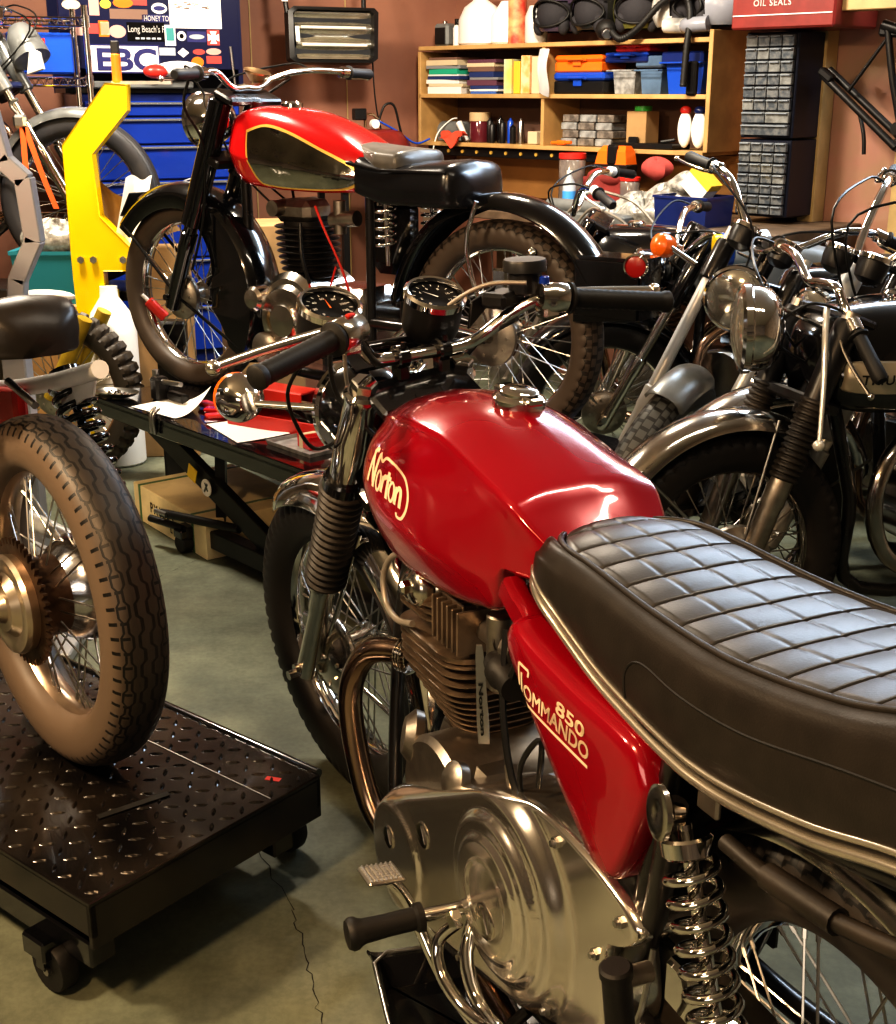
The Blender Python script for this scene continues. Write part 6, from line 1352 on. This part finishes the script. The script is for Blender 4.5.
def left_floor_items():
    # yellow upright
    t = thing('wheel_stand_arm', 'yellow painted steel upright with an angled head', 'stand', (-1.265,4.97,0), 0)
    pol = [(x*1.072, 1.409+(z-1.409)*1.072) for x, z in [(.012,1.435),(.085,1.43),(.08,1.345),(-.052,1.20),(-.043,.99),(.078,.86),(.072,.80),(-.045,.80),(-.049,.58),(-.149,.58),(-.155,.80),(-.152,1.232)]]
    obj('upright', G().prism(pol, (0,-.04,0), (1,0,0), (0,0,1), -.06, .003), 'yellow', t); obj('foot_post', G().box((-.107,0,.28), (.105,.055,.56), b=.003), 'yellow', t); obj('flange', G().box((-.035,-.01,.63),(.06,.03,.11),b=.004), 'yellow', t); obj('foot', G().box((-.107,.0,.01), (.16,.12,.02), b=.004), 'blk_sat', t)
    for x in (-.12,-.075,.03): obj('bolt', G().cyl((x*1.07,-.045,.80),(x*1.07,-.055,.80),.014,6), 'steel', t)
    t = thing('orange_clamp', 'orange handled quick clamp standing on the yellow upright', 'clamp', (-1.215,4.97,1.438), 0); obj('handle', G().cyl((0,0,.0),(0,0,.10),.018,12,b_=.004), 'orangep', t); obj('bar', G().box((0,0,.12), (.03,.02,.05), b=.004), 'blk_sat', t); obj('jaw', G().box((.09,0,.0),(.22,.02,.012)), 'steel', t)
    # grey crooked arm
    g = G(); pts = [(-.035,1.37),(-.012,1.25),(.035,1.205),(.045,1.06),(-.005,.965),(-.03,.80)]
    t = thing('steel_stand', 'grey square tube arm with welded bends beside the yellow upright', 'stand', (-1.06,3.2,0), 0)
    for a, b in zip(pts, pts[1:]):
        a3, b3 = V((a[0],0,a[1])), V((b[0],0,b[1])); d = (b3-a3); obj('tube_section', G().box((a3+b3)/2, (.042,.042,d.length+.010), Matrix.Rotation(math.atan2(d.x, d.z), 4, 'Y'), b=.003), 'grey', t)
    obj('post', G().box((-.03,0,.42), (.06,.06,.84), b=.004), 'grey', t); obj('foot', G().box((-.09,0,.015), (.35,.35,.03), b=.004), 'grey', t)
    # silver machine further back
    bt, S = bike('grey machine with a silver tank raised behind the yellow upright', (-1.46-1.33*cos(D(-6)),5.24-1.33*sin(D(-6)),.667), D(-6), dict(wb=1.33,rake=28,steer=0,R=.33,rim=.255,w=.085,spn=36,tf='ty_dark2',tr='ty_dark2',fend='silver_d',fa=(60,170),fR=.355,forkm='chrome_old',fr=.02,shroud='silver_d',shr=(.5,.74),
        hl=None,tankm='silver_d',bar=[(1.05,0,1.0),(1.04,.07,1.0),(1.0,.17,1.06),(.93,.30,1.05),(.88,.38,1.04)],gauges=0,rfend='silver_d'))
    g = G().lathe([(0,-.10),(.04,-.09),(.062,-.05),(.072,.02),(.074,.05)], (1.14,.06,.90), (.5,-.3,-.9), 24); obj('headlamp', g, 'silver_d', bt); g = G().prism([(0,0),(.07,.02),(.06,.08),(.02,.10)], (1.20,-.09,.80), (1,0,0), (0,0,1), .02, .004); obj('number_board', g, 'silver', bt)
    t = thing('bench', 'low black steel platform under the silver machine', 'platform', (-2.1,5.31,0), D(-6)); obj('top', G().box((0,0,.64), (2.0,.30,.04), b=.005), 'blk_sat', t)
    for x in (-1.0,1.0):
        for y in (-.12,.12): obj('leg', G().box((x*.95,y,.31), (.05,.05,.62)), 'blk_sat', t)
    g = G(); 
    def strap(pts, w=.022):
        pts = smooth(pts, 6); g.add([p+V((s*w/2,0,0)) for p in pts for s in (-1,1)], [(2*i,2*i+1,2*i+3,2*i+2) for i in range(len(pts)-1)])
    strap([(.0,0,.0),(.0,.0,-.25),(.03,0,-.42),(.09,0,-.52),(.07,0,-.68)]); strap([(.01,0,.0),(.06,0,-.18),(.10,.0,-.30)])
    put('ratchet_strap', 'orange ratchet strap hanging from the silver machine', 'strap', g, 'strap_o', (-1.60,5.03,1.28), 0, sm=60)
    put('strap_hook', 'steel hook and ratchet at the top of the orange strap', 'hook', G().box((0,0,0), (.05,.03,.05), b=.01).tube([(0,0,.02),(-.03,0,.06),(0,0,.08)], .006, 8, k=4), 'steel', (-1.61,5.04,1.30), 0)
    # boxes, bin, sheeting
    t = thing('plastic_tub', 'teal plastic tub of parts behind the yellow upright', 'tub', (-1.55,5.08,.62), 0); obj('body', G().loft([[V((sx*.13*k, sy*.1*k, z)) for sx, sy in ((-1,-1),(1,-1),(1,1),(-1,1))] for k, z in ((.85,0),(1,.19),(1.05,.19),(1.05,.205),(.95,.20),(.82,.02))]), 'teal', t, sm=20)
    put('parts_bag', 'clear bag of parts heaped in the teal tub', 'bag', G().grid(lambda a, b: V((.11*cos(2*pi*a)*sin(pi*b)*(1+.2*sin(30*a)), .08*sin(2*pi*a)*sin(pi*b), .07*cos(pi*b)*(1+.2*sin(25*a+9*b)))), 40, 18, True), 'bag_parts', (-1.54,5.07,.86), 0, sm=25)
    put('wooden_box', 'long pale wooden box on the floor behind the knobbly wheel', 'box', G().box((0,0,.31), (.9,.20,.62), b=.004), 'card_o', (-1.78,5.06,0), 0)
    g = G().grid(lambda a, b: V((.30*(a-.5)-.12*b, .03*sin(5*a), .26*b*(1-.55*a)+.02*sin(8*a))), 16, 12); put('paper_bag', 'open brown paper bag beside the yellow upright', 'bag', g, 'card', (-1.17,5.02,.88), .1)
    g = G().grid(lambda a, b: V((.10*(a-.5)+.06*b, .03*sin(4*a)-.03, .24*b+.01*sin(8*a))), 10, 12); put('paper_roll', 'crumpled white paper sticking out of the paper bag', 'paper', g, 'paper', (-1.22,4.98,.86), .1)
    put('cardboard_box', 'brown carton beneath the paper bag', 'box', G().box((0,0,.42), (.22,.10,.84), b=.004), 'card', (-1.12,5.06,0), .1)
    put('black_tray', 'black folded sheet standing behind the front mudguard', 'sheet', G().box((0,0,0), (.20,.012,.13), RY(-.3), b=.003), 'blk_sat', (-1.0,4.93,1.02), .2)
    t = thing('screwdriver', 'red handled tool lying at the foot of the yellow upright', 'tool', (-1.05,4.60,.67), 0, R=RY(-.75)); obj('handle', G().cyl((0,0,-.05),(0,0,.035),.020,12,b_=.004), 'redp', t); obj('shaft', G().cyl((0,0,.035),(0,0,.065),.007,8), 'white', t)
    put('jack_stand', 'black steel stand holding the red handled tool', 'stand', G().box((0,0,.30), (.10,.10,.60), b=.01).box((.0,-.03,.56),(.13,.05,.09),b=.01), 'blk_sat', (-1.03,4.74,0), 0)
    # carton behind chrome bike
    put('cardboard_box', 'tall brown carton behind the lifted machine engine', 'box', G().box((0,0,.45), (.30,.3,.9), b=.004), 'card', (-.78,5.35,0), .3)
    # dirt bike front end
    t = thing('dirt_bike_wheel', 'knobbly tyred wheel with yellow fork legs standing behind the near machine', 'wheel', (-1.46,4.74,.325), D(172))
    w = wheel(t, (0,0,0), .325, .105, .235, M['ty_dirt'], 'rim_tan', n=36, nb=44, dep=.016, knob=True, hubw=.09)
    g = G()
    for s in (-1,1): g.tube([(0,s*.09,0),(-.16,s*.09,.30)], .028, 14)
    obj('fork_leg', g, 'yel_old', t)
    g = G().loft([[V((x*k-.02,y*k,z_)) for x,y in ((-.10,-.06),(.12,-.06),(.16,.06),(-.08,.06))] for k, z_ in ((1,0),(1.05,.02),(.8,.10),(.5,.12))]); 
    g = G().lathe([(.085,0),(.095,.01),(.095,.52),(.075,.60),(.035,.66),(.033,.70)], (0,0,0), (0,0,1), 22); put('plastic_can', 'tall white plastic can behind the knobbly tyre', 'can', g, 'white_f', (-1.30,4.93,0), 0)
    put('shovel_blade', 'white plastic fender piece leaning by the grey arm', 'fender', G().sphere((0,0,0), .06, 18, (1.7,.6,.38)), 'white_g', (-1.26,4.0,.80), 0)

def back_bikes():
    def place(hd, hx, hy, off): return (hx-off*cos(D(hd)), hy-off*sin(D(hd)), 0)
    bike('motorcycle with pale silver fork legs, small silver mudguard and round chrome headlamp', place(192,.80,3.72,1.22), D(192), dict(wb=1.45,rake=26,steer=50,forkm='silver',fr=.022,shroud='frame',shr=(.62,.74),ftop=.78,fy=.115,fend='silver_d',fa=(68,108),fR=.36,stays=(),tf='ty_grey',hl=(1.22,.865,.09),hax=(1,.10,.10),hlm='chrome',gaiter=None,
        bar=[(1.15,0,1.02),(1.14,.07,1.02),(1.08,.17,1.10),(1.02,.25,1.11),(.94,.38,1.08)],gp=(.04,0,.0),gd=(-.5,0,.85),fdrum=(.09,.04,1)))
    bike('motorcycle with high chrome handlebars and looping cables behind the one with the tank badge', place(195,.98,3.30,1.22), D(195), dict(wb=1.40,rake=27,steer=12,forkm='silver',fr=.024,shroud='silver',shr=(.3,.74),ftop=.78,fend='chrome_old',hl=(1.25,.86,.08),hlm='blk',
        bar=[(1.15,0,1.0),(1.13,.05,1.0),(1.06,.10,1.08),(.96,.16,1.16),(.80,.30,1.17)],gp=(.03,0,0),gauges=2,tankm='blk'))
    bike('parked motorcycle whose bare alloy handlebar shows above the black rear mudguard', place(158,.40,5.05,1.2), D(158), dict(steer=10,tf='ty_dark',tr='ty_dark',forkm='alu_dull',hl=(1.2,.86,.08),hlm='blk',lever='white_g',gauges=0,tankm='blk',fend='blk',rfend='blk',bar=[(1.10,0,.98),(1.10,.07,.98),(1.06,.17,1.08),(1.0,.25,1.09),(.92,.38,1.06)]))
    bike('parked motorcycle with a grey tank between the bench and the silver forked machine', place(170,.70,4.48,1.2), D(170), dict(steer=15,tf='ty_dark',tr='ty_dark',forkm='alu',hl=(1.2,.82,.08),hlm='blk',gauges=0,tankm='grey_d',fend='blk',rfend='blk',bar=[(1.10,0,.90),(1.10,.07,.90),(1.06,.17,.98),(1.0,.25,.99),(.92,.38,.96)]))
    t = thing('turn_signal', 'orange turn signal on a chrome stalk beside the round headlamp', 'signal lamp', (.60,3.62,1.0), D(215)); obj('lens', G().lathe([(0,.035),(.02,.032),(.032,.02),(.034,0)], (0,0,0), (1,0,.2), 20).lathe([(.034,0),(.03,-.02),(0,-.03)], (0,0,0), (1,0,.2), 20), 'orange', t); obj('stalk', G().tube([(0,.02,0),(.0,.13,-.04)], .008, 8), 'chrome', t)
mk()
M['alu_pol'] = P('hand polished alloy', (.86,.82,.76), .95, .15, var=.12, scale=5, rvar=.05, bump=.015, bscale=18)
M['blk_cap'] = P('matt black cap', (.03,.03,.03), .3, .4, rvar=.05)
M['fin_dark'] = P('dark barrel iron', (.03,.027,.025), .5, .4)
M['badge_l'] = P('pale alloy lever', (.62,.60,.55), .4, .35)
M['badge'] = P('pale badge metal', (.50,.44,.34), .5, .35)
M['ty_front'] = tyre_mat('front tyre rubber', 'rib', (.030,.027,.025), (.006,.006,.006))
M['ty_blk'] = tyre_mat('worn tyre rubber', 'blocks', (.055,.045,.037), (.008,.007,.006))
M['ty_brn'] = tyre_mat('brown dusty tyre rubber', 'blocks', (.105,.080,.062), (.02,.015,.012))
M['ty_dark'] = tyre_mat('dark tyre rubber', 'blocks', (.024,.020,.018), (.006,.005,.005))
M['ty_zig'] = tyre_mat('zigzag tyre rubber', 'zigzag', (.040,.033,.028), (.006,.005,.004), (.145,.108,.078))
M['ty_dirt'] = tyre_mat('knobbly tyre rubber', 'plain', (.06,.050,.040), (.05,.04,.03))
M['lens_glass'] = P('headlamp glass', (.50,.48,.42), .75, .12, rvar=.05)
M['rub_gb'] = P('grey black grip rubber', (.035,.037,.042), 0, .5)
M['vinyl_grey'] = P('grey leather', (.16,.15,.135), 0, .32, var=.3)
M['blk_seat'] = P('glossy black seat hide', (.010,.010,.012), 0, .25, spec=.7)
M['brass'] = P('brass dish', (.55,.38,.22), 1, .3)
M['rim_tan'] = P('dusty alloy rim', (.62,.48,.36), .9, .28, var=.35, scale=9)
M['rust'] = P('oily brown steel', (.16,.105,.07), .8, .4, var=.5, scale=25, bump=.2)
M['alu_wm'] = P('warm cast alloy', (.60,.52,.42), .9, .3, var=.2)
M['chrome_blue'] = P('polished hub shell', (.55,.56,.60), 1, .18, var=.3)
M['silver_w'] = P('pale silver frame paint', (.86,.85,.82), 0, .35, var=.1)
M['ty_grey'] = tyre_mat('grey ribbed tyre rubber', 'blocks', (.10,.105,.105), (.02,.02,.02))
def mats2():
    M['matte'] = P('soot dark', (.012,.011,.01), 0, .8)  # flat dark colour drawn for floor cracks and the platform slot
    M['ply'] = P('reddish plywood', (.33,.165,.11), 0, .6, col2=(.26,.125,.085), scale=3, bump=.1, bscale=25)
    M['ply_dim'] = P('plain plywood', (.34,.28,.22), 0, .7, var=.3, scale=2)
    M['ply_d'] = P('dark plywood back', (.20,.12,.085), 0, .7, var=.3, scale=4)  # darker brown plywood tone for the shelf's back panel
    M['insul'] = P('pink insulation under sheeting', (.42,.23,.18), 0, .3, col2=(.36,.24,.16), scale=5, bump=1.0, bscale=4, coat=.8)
    M['stud'] = P('pine stud', (.55,.40,.19), 0, .55, var=.25, scale=8)
    M['ceil'] = P('ceiling board', (.55,.50,.42), 0, .8)
    M['pine'] = P('pine shelf board', (.56,.36,.155), 0, .5, var=.22, scale=9)
    M['pine_o'] = P('orange plywood', (.50,.27,.10), 0, .5, var=.2, scale=4)
    M['pine_d'] = P('dirty bench wood', (.16,.11,.07), 0, .6, var=.4)
    M['crate'] = P('pale crate wood', (.95,.80,.50), 0, .6, var=.25, scale=7)
    M['strap_g'] = P('green strapping', (.10,.20,.09), 0, .4)
    M['stencil'] = P('black stencil ink', (.05,.04,.03), 0, .7)
    M['card'] = P('brown cardboard', (.42,.27,.13), 0, .7, var=.15); M['card_o'] = P('pale orange wood', (.55,.33,.14), 0, .6, var=.2)
    for n, c in dict(bk_white=(.75,.74,.72), bk_green=(.03,.38,.24), bk_navy=(.03,.05,.16), bk_cream=(.62,.52,.36), bk_grey=(.25,.25,.26), bk_brown=(.20,.12,.09), bk_blue=(.06,.15,.45), bk_plum=(.14,.06,.09), bk_yel=(.75,.50,.06), teal_s=(.05,.25,.25), stk_navy=(.02,.02,.12), stk_pale=(.75,.72,.72), stk_red=(.45,.06,.05), stk_pink=(.55,.32,.28), stk_grey=(.35,.38,.42), tan=(.55,.42,.25), white_b=(.55,.68,.85), label_b=(.08,.35,.75)).items(): M[n] = P(n.replace('_', ' '), c, 0, .5)
    M['book_lb'] = P('blue and yellow cover', (.35,.62,.66), 0, .4, col2=(.80,.58,.18), scale=5); M['book_cr'] = P('cream and orange print', (.78,.62,.40), 0, .4, col2=(.80,.38,.12), scale=22)
    M['tube_print'] = P('red and cream print', (.75,.45,.22), 0, .4, col2=(.60,.07,.05), scale=14)
    for n, c in dict(bluep=(.015,.085,.50), navyp=(.010,.025,.14), orangep=(.85,.19,.02), redp=(.62,.04,.03), greenp=(.06,.35,.06)).items(): M[n] = P(n[:-1]+' plastic', c, 0, .32, coat=.3)
    M['rag'] = P('dark red cloth', (.30,.05,.045), 0, .85, var=.3, bump=.3); M['rag_l'] = P('red cloth', (.45,.09,.08), 0, .85, var=.25, bump=.3); M['rag_o'] = P('bright red cloth', (.60,.08,.04), 0, .8)
    M['plum_glass'] = P('dark red jar', (.12,.02,.03), 0, .15, coat=.5)
    M['frost'] = P('frosted plastic', (.45,.46,.46), 0, .3, var=.5, scale=30, alpha=.85); M['frost_b'] = P('bluish frosted plastic', (.14,.22,.34), 0, .3, var=.3, alpha=.9); M['frost_g'] = P('dusty frosted plastic', (.28,.25,.22), 0, .3, var=.6, scale=40)
    M['bag'] = P('clear polythene', (.75,.76,.78), 0, .2, alpha=.5, bump=.5, bscale=20)
    M['bag_parts'] = P('bagged parts', (.55,.54,.50), .2, .25, col2=(.22,.21,.19), scale=34, bump=1.0, bscale=30)
    M['grey_d'] = P('dull grey plastic', (.20,.21,.21), .1, .45, var=.2)
    M['white_f'] = P('white plastic', (.86,.85,.82), 0, .4); M['white_g'] = P('off white plastic', (.66,.65,.63), 0, .4)
    M['jar_dirty'] = P('grimy clear jar', (.16,.13,.12), 0, .12, col2=(.30,.27,.24), scale=12, coat=.6); M['bottle_c'] = P('bottle plastic', (.62,.70,.75), 0, .08, alpha=.6)
    M['helm_purple'] = P('dark purple shell', (.09,.07,.12), .2, .22, coat=.6); M['helm_black'] = P('gloss black shell', (.02,.02,.022), 0, .12, coat=1); M['helm_olive'] = P('olive shell', (.17,.17,.05), 0, .3, coat=.4); M['helm_white'] = P('white shell', (.66,.64,.60), 0, .25, coat=.4, col2=(.10,.10,.10), scale=7); M['helm_grey'] = P('grey shell', (.28,.29,.33), 0, .25, coat=.4)
    M['lining'] = P('helmet padding', (.035,.033,.038), 0, .8, bump=.3)
    M['drawer_a'] = P('clear drawer of parts', (.085,.10,.12), .1, .22, col2=(.20,.21,.22), scale=45); M['drawer_b'] = P('clear drawer with label', (.26,.27,.27), 0, .25, var=.5, scale=30); M['drawer_l'] = P('drawer lip', (.32,.36,.41), .2, .2)
    M['blk_navy'] = P('blue black cabinet', (.010,.013,.028), 0, .4)
    M['red_old'] = P('old red paint', (.24,.030,.024), 0, .4, var=.25, coat=.2)
    M['blue_d'] = P('dark blue enamel', (.008,.02,.12), 0, .3, coat=.4); M['trimalu'] = P('drawer edge trim', (.75,.78,.80), .9, .25)
    M['refl'] = P('heater reflector', (.74,.70,.58), .9, .25, var=.2); M['tube_glass'] = P('quartz tube', (.85,.83,.75), 0, .1)
    M['blk_plate'] = P('scuffed black plate', (.009,.008,.008), .2, .2, col2=(.030,.024,.019), scale=5, rvar=.12, coat=.3)
    M['strap_o'] = P('orange webbing', (.80,.14,.03), 0, .7); M['silver_d'] = P('dull silver paint', (.24,.25,.25), .5, .32, var=.3)
    M['yel_old'] = P('dirty yellow', (.42,.30,.03), 0, .45, var=.3)
    M['ty_dark2'] = tyre_mat('grey black tyre rubber', 'rib', (.045,.045,.05), (.01,.01,.01))
mats2()
norton(); restored_bike(); triumph_bike(); left_bike()
room(); shelves(); cabinets(); bench_items(); left_wall_items(); lifts(); left_floor_items(); back_bikes()
def camera():
    cd = bpy.data.cameras.new('camera'); cd.sensor_fit = 'VERTICAL'; cd.sensor_height = 24; cd.lens = 1282.16/1024*24; cd.clip_start = .05
    c = bpy.data.objects.new('camera', cd); C.objects.link(c); c.location = (0,0,1.409); c.rotation_euler = (D(90-18.18),0,0)
    bpy.context.scene.camera = c
camera()
def area(name, loc, to, size, col, power, sy=None):
    l = bpy.data.lights.new(name, 'AREA'); l.energy = power; l.color = col; l.size = size
    if sy: l.shape = 'RECTANGLE'; l.size_y = sy
    o = bpy.data.objects.new(name, l); C.objects.link(o); o.location = loc
    o.rotation_euler = (V(to)-V(loc)).to_track_quat('-Z', 'Y').to_euler(); return o
WARM = (1,.76,.50); MID = (1,.88,.72); COOL = (.66,.82,1)
area('bulb_left', (-1.5,4.5,2.6), (-1.2,5.2,0), .35, MID, 80)
area('bulb_centre', (.1,4.7,2.62), (.4,5.4,.6), .30, MID, 60)
area('tube_right', (2.4,4.2,2.6), (1.4,2.9,.2), .6, COOL, 75, 1.6)
area('tube_back', (1.75,5.05,2.45), (.5,1.4,.8), 1.9, COOL, 40, .45)
area('bulb_near', (-2.3,1.5,2.4), (-.4,1.8,.3), .28, WARM, 66)
area('floor_fill', (-1.0,.35,2.35), (-.6,1.3,0), .22, (1,.66,.36), 44)  # added fill that warms the near left floor, not an actual bulb
area('fill_behind', (-1.6,-2.4,1.6), (.0,1.5,.6), 2.0, (1,.84,.66), 24, 1.0)  # added warm fill for chrome reflections; no window stands there
area('tube_over', (.9,1.9,2.64), (.7,1.9,0), .10, MID, 16, 1.2)
w = bpy.data.worlds.new('world'); bpy.context.scene.world = w; w.use_nodes = True
w.node_tree.nodes['Background'].inputs[0].default_value = (.9,.8,.7,1); w.node_tree.nodes['Background'].inputs[1].default_value = .05
s = bpy.context.scene; s.view_settings.view_transform = 'Standard'; s.view_settings.look = 'High Contrast'; s.view_settings.exposure = -.02
